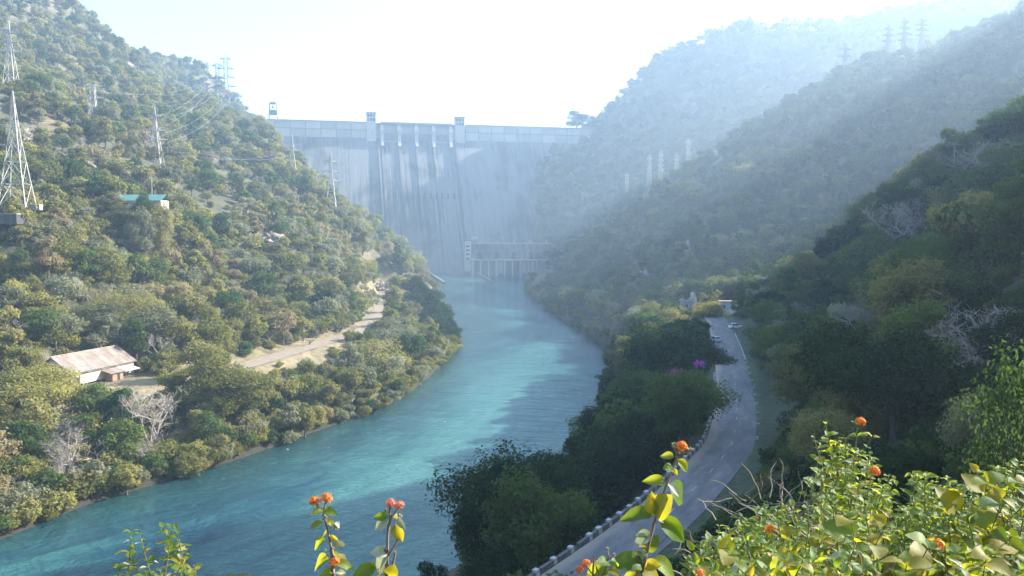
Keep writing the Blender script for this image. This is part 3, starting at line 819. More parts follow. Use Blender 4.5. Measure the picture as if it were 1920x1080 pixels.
# small pink blossoms of a bougainvillea between the dark trees
M_PINK = leaf_mat('pink_blossom', [(.30, .06, .28), (.42, .10, .38), (.5, .16, .45)], .4, 0)
for (u, v, Y, w, lab) in ((1265, 698, 176, 26, 'pink blossoming climber between the dark trees by the road'), (1310, 682, 172, 16, 'small pink blossoms right of a larger pink climber')):
    r2 = np.random.default_rng(int(u)); c = P(u, v, Y); s_ = w * Y / FPX / 2
    n_ = 90; C_ = r2.normal(size=(n_, 3)) * np.array([s_, s_ * .6, s_ * .55]) * .6; Nn = r2.normal(size=(n_, 3)); Nn /= np.linalg.norm(Nn, axis=1, keepdims=True)
    V_, F_ = leaf_quads(C_, Nn, .45, r2)
    bt = empty('blossom_climber', c, lab, 'plant')
    link('blossoms', np_mesh('blossoms', V_, F_, M_PINK), bt)
    mb = MB(); zb = gz(c.x, c.y + 1) - c.z
    mb.tube([(0, 1, zb), (.5, .6, zb * .4), (0, 0, 0)], [.1, .07, .03], 5); mb.build('stem', BARK, bt)

BAND_Z = 197.0
cand = []
for (x0, x1, y0, y1, s) in [(-260, 230, 28, 420, 5.6), (-420, 420, 420, 720, 7.0), (-760, 800, 720, 1240, 9.5), (-500, 1250, 1240, 1900, 13.0)]:
    X, Y = scatter(x0, x1, y0, y1, s, int(y0))
    cand.append(np.stack([X, Y, np.full(X.shape, s)], -1))
X, Y = scatter(-190, -20, 120, 430, 4.3, 321)
cand.append(np.stack([X, Y, np.full(X.shape, 4.3)], -1))
X, Y = scatter(3, 80, 26, 125, 2.6, 99); m_ = poly_dist(X, Y, [(p.x, p.y, p.z) for p in ROAD])[2] < 0
cand.append(np.stack([X[m_], Y[m_], np.full(m_.sum(), 2.6)], -1))
cand = np.concatenate(cand)
u0, v0, f0 = project(np.stack([cand[:, 0], cand[:, 1], hgt(cand[:, 0], cand[:, 1])], -1))
cand = cand[(u0 > -150) & (u0 < 2080) & (v0 > -120) & (v0 < 1500)]
cx, cyy, cs_ = cand.T
dR, zR, sideR = poly_dist(cx, cyy, [(p.x, p.y, p.z) for p in ROAD])
dT, _, sideT = poly_dist(cx, cyy, [(p.x, p.y, p.z) for p in TRACK])
dS, _, _ = poly_dist(cx, cyy, RIVER_POLY + RIVER_POLY[:1])
inR = in_poly(cx, cyy, RIVER_POLY)
ddam = ((cx - DAM_A.x) * (DAM_B.y - DAM_A.y) - (cyy - DAM_A.y) * (DAM_B.x - DAM_A.x)) / (DAM_B - DAM_A).length   # downstream distance of the crest line
along = ((cx - DAM_A.x) * (DAM_B.x - DAM_A.x) + (cyy - DAM_A.y) * (DAM_B.y - DAM_A.y)) / (DAM_B - DAM_A).length
ok = ~inR & (dS > 0.8) & (dR > np.where(sideR < 0, np.where(cyy < 135, 6.4, 8.5), 5.4)) & (dT > 7.0)
ok &= ~((ddam > -25) & (ddam < 165) & (along > 20) & (along < 500) & (hgt(cx, cyy) < BAND_Z - np.maximum(ddam, 0) / .7 + 1.5))
ok &= ~((np.abs(cx - 30) < 75) & (np.abs(cyy - 1075) < 45) & (hgt(cx, cyy) < 22))
for px, py, r, pz in PADS: ok &= np.hypot(cx - px, cyy - py) > r * .95
for hx_, hy_, hr_, hh_ in HERO: ok &= np.hypot(cx - hx_, cyy - hy_) > hr_ * (.62 if hr_ < 12 else .4)
for p, r in ROCKS: ok &= np.hypot(cx - p.x, cyy - p.y) > r * 0.75
cx, cyy, cs_, dR, sideR, dT, sideT, dS = [a[ok] for a in (cx, cyy, cs_, dR, sideR, dT, sideT, dS)]
cz = ground(cx, cyy)
n = len(cx)
r_ = np.random.default_rng(5)
left = cx < -0.02 * cyy - 14
left |= (cyy > 1100) & (cx < -250)
dens = fbm(cx, cyy, 60, 3)
kindr = r_.random(n)
KIND = np.where(kindr < np.where(left, .56, .70), 0, np.where(kindr < np.where(left, .80, .86), 1, 2))     # 0 tree 1 shrub 2 bare
KIND = np.where((dS < 7) & (kindr < .5), 1, KIND)
KIND = np.where((cyy > 720) & (KIND == 1), 0, KIND)
thin = left & (dens > .11) & (r_.random(n) < .55) & (cyy < 700)
sc = (.62 + .85 * r_.random(n) ** 1.6) * np.where(KIND == 1, r_.uniform(.7, 1.3, n), 1) * np.where(cyy > 720, 1.35, np.where(cyy > 420, 1.22, 1.12)) * np.where(cyy > 1240, 1.25, 1)
KIND = np.where((cs_ > 4) & (cs_ < 4.5), 1, KIND); thin &= ~((cs_ > 4) & (cs_ < 4.5))
near = ((cyy < 78) & (cx > 2)) | (cs_ < 3)
KIND = np.where(near, 1, KIND)
sc = np.where(near, r_.uniform(.35, .85, n), sc)
HT = np.where(KIND == 1, 3.2, 8.8) * sc; RD = np.where(KIND == 1, 2.1, 3.7) * sc
Cc = np.stack([cx, cyy, cz], -1)
vis = seen(Cc + np.stack([0 * HT, 0 * HT, HT], -1)) & clear_ok(Cc, RD, HT) & ~thin
cu, cv, cf = project(Cc + np.stack([0 * HT, 0 * HT, HT * .6], -1))
inframe = (cu > -110) & (cu < 2030) & (cv > -90) & (cv < 1180)
keep = vis & inframe
cx, cyy, cz, KIND, sc, left, cf, cu, cv, dS, sideT, dT, sideR, dR, HT, RD = [a[keep] for a in (cx, cyy, cz, KIND, sc, left, cf, cu, cv, dS, sideT, dT, sideR, dR, HT, RD)]
n = len(cx)
# plants leaning over the water along both banks
shl = []
for line, sgn, st in ((RIV_L, -1, 3.4), (RIV_R, 1, 4.0)):
    pts = smooth_line(line, 1.0)
    nxt = 0; acc = 0
    for i in range(1, len(pts) - 1):
        acc += (pts[i] - pts[i - 1]).length
        if acc < nxt: continue
        nxt = acc + st * r_.uniform(.6, 1.4) * (1 if pts[i].y < 450 else 1.8)
        d = (pts[i + 1] - pts[i - 1]).normalized(); nn = Vector((-d.y, d.x, 0)) * (1 if sgn < 0 else 1)
        q = pts[i] + nn * r_.uniform(-.3, 2.2)
        if in_poly(np.array([q.x]), np.array([q.y]), RIVER_POLY)[0]: q = pts[i] - nn * r_.uniform(0, 2.0)
        k_ = 1 if r_.random() < .62 else 0
        s_ = r_.uniform(.9, 1.7) if k_ == 1 else r_.uniform(.55, .95)
        if sgn > 0 and q.y < 140: continue
        shl.append((q.x, q.y, k_, s_, sgn < 0))
sx_, sy_, sk_, ss_, sl_ = [np.array(a) for a in zip(*shl)]
sk_ = sk_.astype(int); sl_ = sl_.astype(bool)
sz_ = np.maximum(ground(sx_, sy_), .1)
sH = np.where(sk_ == 1, 3.2, 8.8) * ss_; sR = np.where(sk_ == 1, 2.1, 3.7) * ss_
su, sv, sf = project(np.stack([sx_, sy_, sz_ + sH * .6], -1))
kk = (su > -60) & (su < 1980) & (sv < 1130) & seen(np.stack([sx_, sy_, sz_ + sH], -1))
cx, cyy, cz = np.append(cx, sx_[kk]), np.append(cyy, sy_[kk]), np.append(cz, sz_[kk])
KIND, sc, left = np.append(KIND, sk_[kk]), np.append(sc, ss_[kk]), np.append(left, sl_[kk])
cf, cu, cv = np.append(cf, sf[kk]), np.append(cu, su[kk]), np.append(cv, sv[kk])
HT, RD = np.append(HT, sH[kk]), np.append(RD, sR[kk])
n = len(cx)
dS, _, _ = poly_dist(cx, cyy, RIVER_POLY + RIVER_POLY[:1])
dT, _, sideT = poly_dist(cx, cyy, [(p.x, p.y, p.z) for p in TRACK]); dR, _, sideR = poly_dist(cx, cyy, [(p.x, p.y, p.z) for p in ROAD])
pr = r_.random(n)
zone_n = fbm(cx, cyy, 45, 2) + .5
pmix = np.clip(pr * .7 + zone_n * .5 - .1, 0, .999)
PI = np.where(left, np.select([pmix < .14, pmix < .30, pmix < .52, pmix < .70, pmix < .84], [0, 1, 2, 3, 5], 4),
              np.select([pmix < .27, pmix < .72, pmix < .86, pmix < .95], [0, 1, 2, 5], 4))
PI = np.where((cyy < 78) & (cx > 2), np.where(pr < .6, 0, 1), PI)
bankz = (~left) & (sideR > 0) & (cyy < 260); PI = np.where(bankz, np.where(pr < .5, 0, 1), PI)
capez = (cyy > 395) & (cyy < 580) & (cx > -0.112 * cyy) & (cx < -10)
PI = np.where(capez, 0, PI); KIND = np.where(capez & (KIND == 2), 0, KIND)  # cape foliage all set to dark green, colouring in shade over the cape
SI = r_.integers(0, len(SHAPES), n); ROTZ = r_.uniform(0, 6.283, n)
# how big each one shows
pix = RD * 2 * FPX / np.maximum(cf, 1)
vis_on = (cu > -40) & (cu < 1960) & (cv > -40) & (cv < 1130)
pix = np.where(vis_on, pix, 0)

LANDMARKS = [('the long shed', 170, 690), ('the largest pylon', 33, 300), ('the green roof', 262, 372), ('the rock outcrop', 510, 520), ('the dark cape', 790, 600),
             ('the dirt track end', 620, 640), ('the parked white car', 1378, 610), ('the road bend', 1400, 800), ('the big riverside tree', 975, 940),
             ('the big bare tree', 1790, 640), ('the right skyline pole', 1850, 300), ('the lit yellow tree', 1520, 500), ('the upper pylons', 230, 220), ('the utility building', 1290, 558), ('the river bend', 450, 860)]
def where_phrase(u, v):
    best = min(LANDMARKS, key=lambda m: math.hypot((u - m[1]), (v - m[2]) * 1.2))
    dx, dy = u - best[1], v - best[2]
    vert = 'above' if dy < -35 else ('below' if dy > 35 else '')
    hor = 'left of' if dx < -45 else ('right of' if dx > 45 else '')
    if vert and hor: w = f"{vert} and {hor}"
    else: w = vert or hor or 'beside'
    return f"{w} {best[0]}"
def zone_name(i):
    if left[i]:
        if sideT[i] < 0 or dS[i] < 8: return 'on the left river bank'
        return 'on the lower left hillside' if cz[i] < 75 else 'on the upper left hillside'
    if sideR[i] > 0 and cz[i] < 40 and cyy[i] < 420: return 'on the bank beside the road'
    return 'on the right hillside'
ZONE_GROUP = {'on the left river bank': 'left river bank', 'on the lower left hillside': 'lower left hillside', 'on the upper left hillside': 'upper left hillside',
              'on the bank beside the road': 'bank between road and river', 'on the right hillside': 'right hillside'}
TONE = {'dark green': 'dark green', 'green': 'mid green', 'olive': 'olive green', 'yellow green': 'yellow green', 'ochre': 'dry ochre', 'pale grey green': 'pale grey green'}
SHAPEW = {'round': 'rounded', 'wide': 'spreading', 'tall': 'upright', 'sparse': 'thin crowned'}

order = np.argsort(-pix)
single = np.zeros(n, bool)
LIMIT = {0: 270, 1: 270, 2: 190}
used = {0: 0, 1: 0, 2: 0}
for i in order:
    k = int(KIND[i])
    if used[k] < LIMIT[k] and pix[i] > 4:
        single[i] = True; used[k] += 1
LABELLED = []
for i in np.nonzero(single)[0]:
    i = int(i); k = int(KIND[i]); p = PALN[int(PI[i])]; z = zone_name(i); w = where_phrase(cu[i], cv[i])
    loc = (cx[i], cyy[i], cz[i]); s = float(sc[i])
    if k == 0:
        si = int(SI[i]); nearv = cyy[i] < 135 and not left[i]
        if nearv: si = si % 4
        st = STYLES[si][0]
        size = 'large ' if s > 1.02 else ('small ' if s < .85 else '')
        lab = f"{size}{TONE[p]} {SHAPEW[st]} tree {w}"
        o = empty('leafy_tree', loc, lab, 'tree', 'leafy trees ' + z, float(ROTZ[i]))
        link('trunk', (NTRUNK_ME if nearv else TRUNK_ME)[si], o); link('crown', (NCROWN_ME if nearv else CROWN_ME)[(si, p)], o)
    elif k == 1:
        si = int(SI[i]) % 3
        size = 'large ' if s > 1.1 else ('small ' if s < .75 else '')
        lab = f"{size}{TONE[p]} shrub {w}"
        o = empty('shrub', loc, lab, 'shrub', 'shrubs ' + z, float(ROTZ[i]))
        link('stem', BTRUNK_ME[si], o); link('foliage', BCROWN_ME[(si, p)], o)
    else:
        si = int(SI[i]) % 4; kk = 0 if left[i] else 1
        size = 'large ' if s > 1.02 else ('small ' if s < .85 else '')
        lab = f"{size}leafless {'pale' if kk == 0 else 'grey'} tree {w}"
        o = link('bare_tree', BARE_ME[(si, kk)]); o.location = loc; o.rotation_euler = (0, 0, float(ROTZ[i]))
        tag(o, lab, 'tree', 'bare trees ' + z)
    o.scale = (s, s, s * float(r_.uniform(.9, 1.12)))
    if len(lab.split()) > 12 and size: o['label'] = lab[len(size):]
    LABELLED.append((o, cu[i], cv[i]))
# pairs that would read the same: tell them apart by side
from collections import defaultdict
byl = defaultdict(list)
for o, u, v in LABELLED: byl[o['label']].append((o, u, v))
ORD = ['leftmost', 'second', 'third', 'fourth', 'fifth', 'sixth', 'seventh', 'eighth', 'ninth', 'tenth', 'eleventh', 'twelfth'] + [f'{q}th' for q in range(13, 21)] + [f'{q}' + ({1: 'st', 2: 'nd', 3: 'rd'}.get(q % 10, 'th')) for q in range(21, 120)]
for lab, ls in byl.items():
    m_ = len(ls)
    if m_ < 2: continue
    ls = sorted(ls, key=lambda t: t[1])
    for k_, q in enumerate(ls):
        nm = 'leftmost' if k_ == 0 else ('rightmost' if k_ == m_ - 1 else (ORD[k_] + ' from left' if k_ < m_ - 3 or m_ < 6 else ORD[m_ - 1 - k_] + ' from right'))
        q[0]['label'] = lab + (f", {'left' if k_ == 0 else 'right'} one" if m_ == 2 else ', ' + nm)

# everything smaller: one mass per kind, scattered with geometry nodes
def mass(name, protos, idx, loc, rot, scl):
    colp = bpy.data.collections.new(name + '_kinds')
    for i, me in enumerate(protos):
        colp.objects.link(bpy.data.objects.new(f'{name}_kind_{i:03d}', me))
    me = bpy.data.meshes.new(name)
    me.vertices.add(len(loc)); me.vertices.foreach_set('co', np.asarray(loc, np.float32).ravel())
    a = me.attributes.new('pick', 'INT', 'POINT'); a.data.foreach_set('value', np.asarray(idx, np.int32))
    a = me.attributes.new('turn', 'FLOAT_VECTOR', 'POINT'); a.data.foreach_set('vector', np.asarray(rot, np.float32).ravel())
    a = me.attributes.new('size', 'FLOAT_VECTOR', 'POINT'); a.data.foreach_set('vector', np.asarray(scl, np.float32).ravel())
    o = link(name, me); tag(o, kind='stuff')
    ng = bpy.data.node_groups.new(name, 'GeometryNodeTree')
    ng.interface.new_socket('Geometry', in_out='INPUT', socket_type='NodeSocketGeometry')
    ng.interface.new_socket('Geometry', in_out='OUTPUT', socket_type='NodeSocketGeometry')
    gi, go = ng.nodes.new('NodeGroupInput'), ng.nodes.new('NodeGroupOutput')
    ci = ng.nodes.new('GeometryNodeCollectionInfo'); ci.inputs[0].default_value = colp
    ci.inputs['Separate Children'].default_value = True; ci.inputs['Reset Children'].default_value = True
    ip = ng.nodes.new('GeometryNodeInstanceOnPoints'); ip.inputs['Pick Instance'].default_value = True
    def attr(nm, t):
        q = ng.nodes.new('GeometryNodeInputNamedAttribute'); q.data_type = t; q.inputs['Name'].default_value = nm
        return q.outputs['Attribute']
    e2r = ng.nodes.new('FunctionNodeEulerToRotation')
    ng.links.new(attr('turn', 'FLOAT_VECTOR'), e2r.inputs[0])
    ng.links.new(gi.outputs[0], ip.inputs['Points']); ng.links.new(ci.outputs[0], ip.inputs['Instance'])
    ng.links.new(attr('pick', 'INT'), ip.inputs['Instance Index']); ng.links.new(e2r.outputs[0], ip.inputs['Rotation'])
    ng.links.new(attr('size', 'FLOAT_VECTOR'), ip.inputs['Scale']); ng.links.new(ip.outputs[0], go.inputs[0])
    o.modifiers.new('scatter', 'NODES').node_group = ng
    return o
def joined(mb, V, F, leafm):
    tv = np.array(mb.v, np.float32); tris = []
    for f in mb.f:
        tris.append(f[:3])
        if len(f) == 4: tris.append((f[0], f[2], f[3]))
    tf = np.array(tris)
    return np_mesh('mass_tree', np.concatenate([tv, V]), np.concatenate([tf, F + len(tv)]), [BARK, leafm], np.concatenate([np.zeros(len(tf)), np.ones(len(F))]))
MASS_SH = [tree_shape(500 + i, H, Rc, 1500 if st != 'sparse' else 1000, 0.62, st) for i, (st, H, Rc) in enumerate(STYLES)]
for k, nm in ((0, 'forest'), (1, 'undergrowth'), (2, 'bare_woods')):
    m = ~single & (KIND == k)
    if not m.any(): continue
    if k == 0:
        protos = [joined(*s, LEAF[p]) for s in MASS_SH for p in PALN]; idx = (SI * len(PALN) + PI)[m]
    elif k == 1:
        protos = [joined(*s, LEAF[p]) for s in BUSH for p in PALN]; idx = ((SI % 3) * len(PALN) + PI)[m]
    else:
        protos = [BARE_ME[(i, q)] for i in range(4) for q in (0, 1)]; idx = ((SI % 4) * 2 + np.where(left, 0, 1))[m]
    k_ = int(m.sum())
    mass(nm, protos, idx, np.stack([cx, cyy, cz], -1)[m], np.stack([0 * ROTZ, 0 * ROTZ, ROTZ], -1)[m], np.stack([sc, sc, sc * r_.uniform(.85, 1.15, n)], -1)[m])
print('TREES', n, used, {k: int((~single & (KIND == k)).sum()) for k in (0, 1, 2)})

# ------------------------------------------------------------------ dam
E_ = (DAM_B - DAM_A).normalized(); DN = Vector((E_.y, -E_.x, 0)); DLEN = (DAM_B - DAM_A).length
def D(u, w, z): return DAM_A + E_ * u + DN * w + Vector((0, 0, z))
def du(px, z=CREST, w=0.0):
    lo, hi = -50.0, DLEN + 50
    for _ in range(50):
        m = (lo + hi) / 2
        q = D(m, w, z); pu = project([[q.x, q.y, q.z]])[0][0]
        lo, hi = (m, hi) if pu < px else (lo, m)
    return (lo + hi) / 2
BAND = 197.0                      # foot of the pale upright band
SLOPE = 0.70
def face_w(z): return max(0.0, (BAND - z)) * SLOPE
def dbox(mb, u0, u1, w0, w1, z0, z1, mi=0):
    mb.hexa([D(u0, w1, z0), D(u1, w1, z0), D(u1, w0, z0), D(u0, w0, z0)], [D(u0, w1, z1), D(u1, w1, z1), D(u1, w0, z1), D(u0, w0, z1)], mi)

def concrete(name, cols, streak=(.22, .012), pale=(.42, .40, .37)):
    m, N, L, b, out = new_mat(name)
    geo = N.new('ShaderNodeNewGeometry')
    # along-crest coordinate and height
    vr = N.new('ShaderNodeVectorRotate'); vr.rotation_type = 'Z_AXIS'; vr.inputs['Angle'].default_value = -math.atan2(E_.y, E_.x)
    L.new(geo.outputs['Position'], vr.inputs['Vector'])
    n1 = noise(N, L, mapping(N, L, vr.outputs[0], (streak[0], 0.0, streak[1])), 1.0, 6, 0.72, 0.3)
    n2 = noise(N, L, mapping(N, L, vr.outputs[0], (.02, .0, .016)), 1.0, 4, 0.6, 0.6)
    n3 = noise(N, L, mapping(N, L, vr.outputs[0], (.5, .0, .03)), 1.0, 3, 0.6)
    ad = N.new('ShaderNodeMath'); ad.operation = 'MULTIPLY_ADD'; ad.inputs[1].default_value = .7
    sb = N.new('ShaderNodeMath'); sb.operation = 'SUBTRACT'; sb.inputs[1].default_value = .35; L.new(n2.outputs['Fac'], sb.inputs[0])
    L.new(n1.outputs['Fac'], ad.inputs[0]); L.new(sb.outputs[0], ad.inputs[2])
    k = len(cols) - 1
    ad2 = N.new('ShaderNodeMath'); ad2.operation = 'ADD'; ad2.inputs[1].default_value = .16; L.new(ad.outputs[0], ad2.inputs[0])
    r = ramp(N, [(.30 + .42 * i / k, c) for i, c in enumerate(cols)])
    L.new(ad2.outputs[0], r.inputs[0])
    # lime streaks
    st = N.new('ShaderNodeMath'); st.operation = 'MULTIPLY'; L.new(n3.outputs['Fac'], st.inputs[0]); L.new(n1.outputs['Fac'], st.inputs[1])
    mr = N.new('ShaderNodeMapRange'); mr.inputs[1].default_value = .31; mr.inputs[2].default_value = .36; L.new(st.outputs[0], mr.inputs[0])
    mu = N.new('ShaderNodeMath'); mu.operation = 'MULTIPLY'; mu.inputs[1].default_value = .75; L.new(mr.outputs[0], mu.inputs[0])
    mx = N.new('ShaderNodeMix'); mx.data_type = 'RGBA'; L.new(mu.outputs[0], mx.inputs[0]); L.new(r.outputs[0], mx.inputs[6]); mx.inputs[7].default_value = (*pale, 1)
    L.new(mx.outputs[2], b.inputs['Base Color']); b.inputs['Roughness'].default_value = .9
    return m
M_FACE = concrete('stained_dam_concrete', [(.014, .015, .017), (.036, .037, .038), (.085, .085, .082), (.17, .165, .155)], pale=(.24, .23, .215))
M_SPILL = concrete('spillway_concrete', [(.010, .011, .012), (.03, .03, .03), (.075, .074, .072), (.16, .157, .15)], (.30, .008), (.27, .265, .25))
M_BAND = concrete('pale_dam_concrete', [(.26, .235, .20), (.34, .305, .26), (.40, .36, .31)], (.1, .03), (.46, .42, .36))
M_PANELS = [concrete(f'crest_panel_concrete_{k}', [(.25 * f, .225 * f, .19 * f), (.34 * f, .305 * f, .26 * f), (.41 * f, .37 * f, .32 * f)], (.15, .05), (.46, .42, .36)) for k, f in (('pale', 1.12), ('tan', 1.0), ('grey', .88))]
M_DARK = simple_mat('dark_opening', (.02, .022, .025), .8, .2, .2)
M_JOINT = simple_mat('dark_joint', (.10, .095, .09), .9, .2, .2)
M_GATE = simple_mat('painted_steel_gate', (.14, .15, .16), .6, .3, .15)
M_STEEL = simple_mat('galvanised_steel', (.40, .37, .33), .55, .2, .5)
M_STEELB = simple_mat('dull_steel', (.13, .135, .14), .6, .2, .5)
M_CRANE = simple_mat('crane_paint', (.06, .065, .07), .6, .3, .3)

dam = empty('concrete_dam', D(DLEN / 2, 0, 0), 'tall grey straight gravity dam closing the gorge, dark stained face and pale crest', 'dam')
dmi = dam.matrix_world.inverted()
def dpart(mb, name, mat, parent=None):
    """build in world coordinates, parent to the dam (whose origin is on the crest line)"""
    o = mb.build(name, mat, parent or dam)
    off = D(DLEN / 2, 0, 0)
    if parent is None: o.location = -off
    return o
us0, us1 = du(713), du(849)
# sloping face, left and right of the spillway, with shallow vertical monolith joints
def face(u0, u1, mat, name, wadd=0.0, zt=BAND, nu=None, joint=True):
    mb = MB(); nu = nu or max(2, int((u1 - u0) / 15))
    zs = list(np.linspace(-6, zt, 26))
    uu = []
    for k in range(nu):
        a = u0 + (u1 - u0) * k / nu; bq = u0 + (u1 - u0) * (k + 1) / nu
        uu += [(a, -.35), (a + .35, 0), (bq - .35, 0)] if joint else [(a, 0)]
    uu.append((u1, -.35 if joint else 0))
    V = [D(u, face_w(z) + wadd + o2, z) for z in zs for u, o2 in uu]
    k = len(uu); F = [(i * k + j, i * k + j + 1, (i + 1) * k + j + 1, (i + 1) * k + j) for i in range(len(zs) - 1) for j in range(k - 1)]
    mb.add(V, F)
    return dpart(mb, name, mat)
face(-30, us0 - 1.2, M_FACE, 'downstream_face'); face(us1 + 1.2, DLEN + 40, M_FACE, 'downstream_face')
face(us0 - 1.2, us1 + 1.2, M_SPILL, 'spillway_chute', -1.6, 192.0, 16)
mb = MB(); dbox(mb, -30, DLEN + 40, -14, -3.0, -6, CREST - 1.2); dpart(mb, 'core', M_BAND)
# crest band: two rows of panels left and right of the spillway, standing on a backing wall
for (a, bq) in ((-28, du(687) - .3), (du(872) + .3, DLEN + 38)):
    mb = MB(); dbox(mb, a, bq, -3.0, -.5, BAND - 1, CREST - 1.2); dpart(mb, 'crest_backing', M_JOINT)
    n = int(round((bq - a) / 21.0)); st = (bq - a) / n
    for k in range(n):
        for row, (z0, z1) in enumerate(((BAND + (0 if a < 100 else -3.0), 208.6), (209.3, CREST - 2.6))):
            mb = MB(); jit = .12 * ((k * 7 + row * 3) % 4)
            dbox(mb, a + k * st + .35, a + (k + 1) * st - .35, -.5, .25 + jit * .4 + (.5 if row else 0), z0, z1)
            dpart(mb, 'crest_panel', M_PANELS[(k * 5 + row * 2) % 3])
    mb = MB(); dbox(mb, a, bq, -14.5, 1.6, CREST - 2.5, CREST - 1.3); dpart(mb, 'walkway_slab', M_BAND)
    mb = MB(); dbox(mb, a, bq, 1.0, 1.5, CREST - 1.3, CREST + .2)
    dpart(mb, 'parapet', M_JOINT)
    mb = MB(); k = 0
    while a + k * 2.6 < bq: dbox(mb, a + k * 2.6 - .07, a + k * 2.6 + .07, 1.15, 1.3, CREST + .2, CREST + 1.4); k += 1
    dbox(mb, a, bq, 1.12, 1.33, CREST + 1.3, CREST + 1.45); dpart(mb, 'railing', M_STEELB)
# elevator towers
for (pa, pb, zb, zt) in ((687, 705, 184, 235.5), (853, 871, 182, 232.5)):
    a, bq = du(pa), du(pb); t_w = bq - a
    mb = MB(); dbox(mb, a, bq, -10, 3.2, zb, zt - 15); tw = dpart(mb, 'elevator_tower', M_PANELS[0])
    mb = MB(); dbox(mb, a + .3, bq - .3, -9.5, 2.6, zt - 15, zt - 1.5); o = dpart(mb, 'lookout_room', M_BAND, tw)
    mb = MB(); dbox(mb, a - .5, bq + .5, -10.5, 3.6, zt - 1.5, zt); dpart(mb, 'roof_slab', M_JOINT, tw)
    for r in range(2):
        for c in range(3):
            mb = MB(); x0 = a + t_w * (.10 + .29 * c); z0 = zt - 13.2 + 6.0 * r
            dbox(mb, x0, x0 + t_w * .22, 2.6, 2.75, z0, z0 + 4.4); dpart(mb, 'window', M_DARK if (r + c) % 3 else M_STEELB, tw)
# spillway: bridge, piers, radial gates
mb = MB(); dbox(mb, du(706), du(852), -12, 2.6, CREST - 4.0, CREST - 1.0); dpart(mb, 'spillway_bridge', M_JOINT)
mb = MB(); dbox(mb, du(713), du(849), 2.0, 2.5, CREST - 1.0, CREST + .9); dpart(mb, 'bridge_parapet', M_BAND)
pp = [716, 748, 780, 812, 844]
pu_ = [du(p) for p in pp]
for k, u in enumerate(pu_):
    mb = MB()
    dbox(mb, u - 2.0, u + 2.0, -10, 3.0, 196, CREST - 4.0)
    prof = [(6.0, 213.5), (7.4, 208), (6.6, 201), (8.5, 193), (13.5, 185)]
    for i in range(len(prof) - 1):
        (w0, z0), (w1, z1) = prof[i], prof[i + 1]
        h_ = 3.0 - .25 * i
        mb.hexa([D(u - h_, w1, z1), D(u + h_, w1, z1), D(u + h_, -2, z1), D(u - h_, -2, z1)], [D(u - h_, w0, z0), D(u + h_, w0, z0), D(u + h_, -2, z0), D(u - h_, -2, z0)])
    p_ = dpart(mb, 'spillway_pier', M_PANELS[0])
    mb = MB()
    mb.hexa([D(u - 1.6, face_w(-4) + .8, -4), D(u + 1.6, face_w(-4) + .8, -4), D(u + 1.6, face_w(-4) - 3, -4), D(u - 1.6, face_w(-4) - 3, -4)],
            [D(u - 1.6, face_w(186) + 1.6, 186), D(u + 1.6, face_w(186) + 1.6, 186), D(u + 1.6, face_w(186) - 3, 186), D(u - 1.6, face_w(186) - 3, 186)])
    dpart(mb, 'chute_rib', M_SPILL)
for k in range(4):
    a, bq = pu_[k] + 2.6, pu_[k + 1] - 2.6
    mb = MB(); zs = np.linspace(194, CREST - 5, 9)
    V = [D(u, -1.5 - 5.0 * ((z - 194) / 22) ** 2, z) for z in zs for u in (a, bq)]
    mb.add(V, [(2 * i, 2 * i + 1, 2 * i + 3, 2 * i + 2) for i in range(8)])
    gt = dpart(mb, 'radial_gate', M_GATE)
    mb = MB(); dbox(mb, a, bq, -1.4, 1.0, 191.6, 193.4); dpart(mb, 'gate_sill', M_PANELS[0] if k in (0, 3) else M_SPILL)
# long training walls that bound the chute
for px, sgn in ((709, -1), (853.5, 1)):
    u = du(px); mb = MB()
    mb.hexa([D(u - 1.3, face_w(-4) + 6, -4), D(u + 1.3, face_w(-4) + 6, -4), D(u + 1.3, face_w(-4) - 2, -4), D(u - 1.3, face_w(-4) - 2, -4)],
            [D(u - 1.3, 6, 194), D(u + 1.3, 6, 194), D(u + 1.3, -2, 194), D(u - 1.3, -2, 194)])
    dpart(mb, 'training_wall', M_SPILL)
# river outlets
for k in range(12):
    u = us0 + 4 + (us1 - us0 - 8) * (k + .5) / 12; z = 108
    mb = MB(); w = face_w(z) - 1.2
    mb.hexa([D(u - 1.1, w + 3.3, z - 4), D(u + 1.1, w + 3.3, z - 4), D(u + 1.1, w, z - 4), D(u - 1.1, w, z - 4)], [D(u - 1.1, face_w(z + 5) - .6, z + 5), D(u + 1.1, face_w(z + 5) - .6, z + 5), D(u + 1.1, face_w(z + 5) - 5, z + 5), D(u - 1.1, face_w(z + 5) - 5, z + 5)])
    dpart(mb, 'river_outlet', M_DARK)
# low divide walls in the stilling basin
for (p0, p1, lab) in (((799, 511), (834, 531), 'low dark concrete divide wall in the water below the spillway'), ((887, 513), (922, 528.5), 'low concrete divide wall with pale top edge beside the powerhouse')):
    a, c = PZ(*p0, 0), PZ(*p1, 0); d = (c - a).normalized(); n = Vector((-d.y, d.x, 0)) * 1.6
    mb = MB(); mb.hexa([a - n + Vector((0, 0, -3)), c - n + Vector((0, 0, -3)), c + n + Vector((0, 0, -3)), a + n + Vector((0, 0, -3))],
                       [a - n + Vector((0, 0, 3.6)), c - n + Vector((0, 0, 1.2)), c + n + Vector((0, 0, 1.2)), a + n + Vector((0, 0, 3.6))])
    o = mb.build('divide_wall', M_FACE); tag(o, lab, 'wall')
    if p0[0] > 850:
        mb = MB(); mb.tube([a + (c - a) * .3 + Vector((0, 0, 3.3)), c + Vector((0, 0, 1.6))], .55, 4, 0, True); mb.build('coping', M_PANELS[0], o)

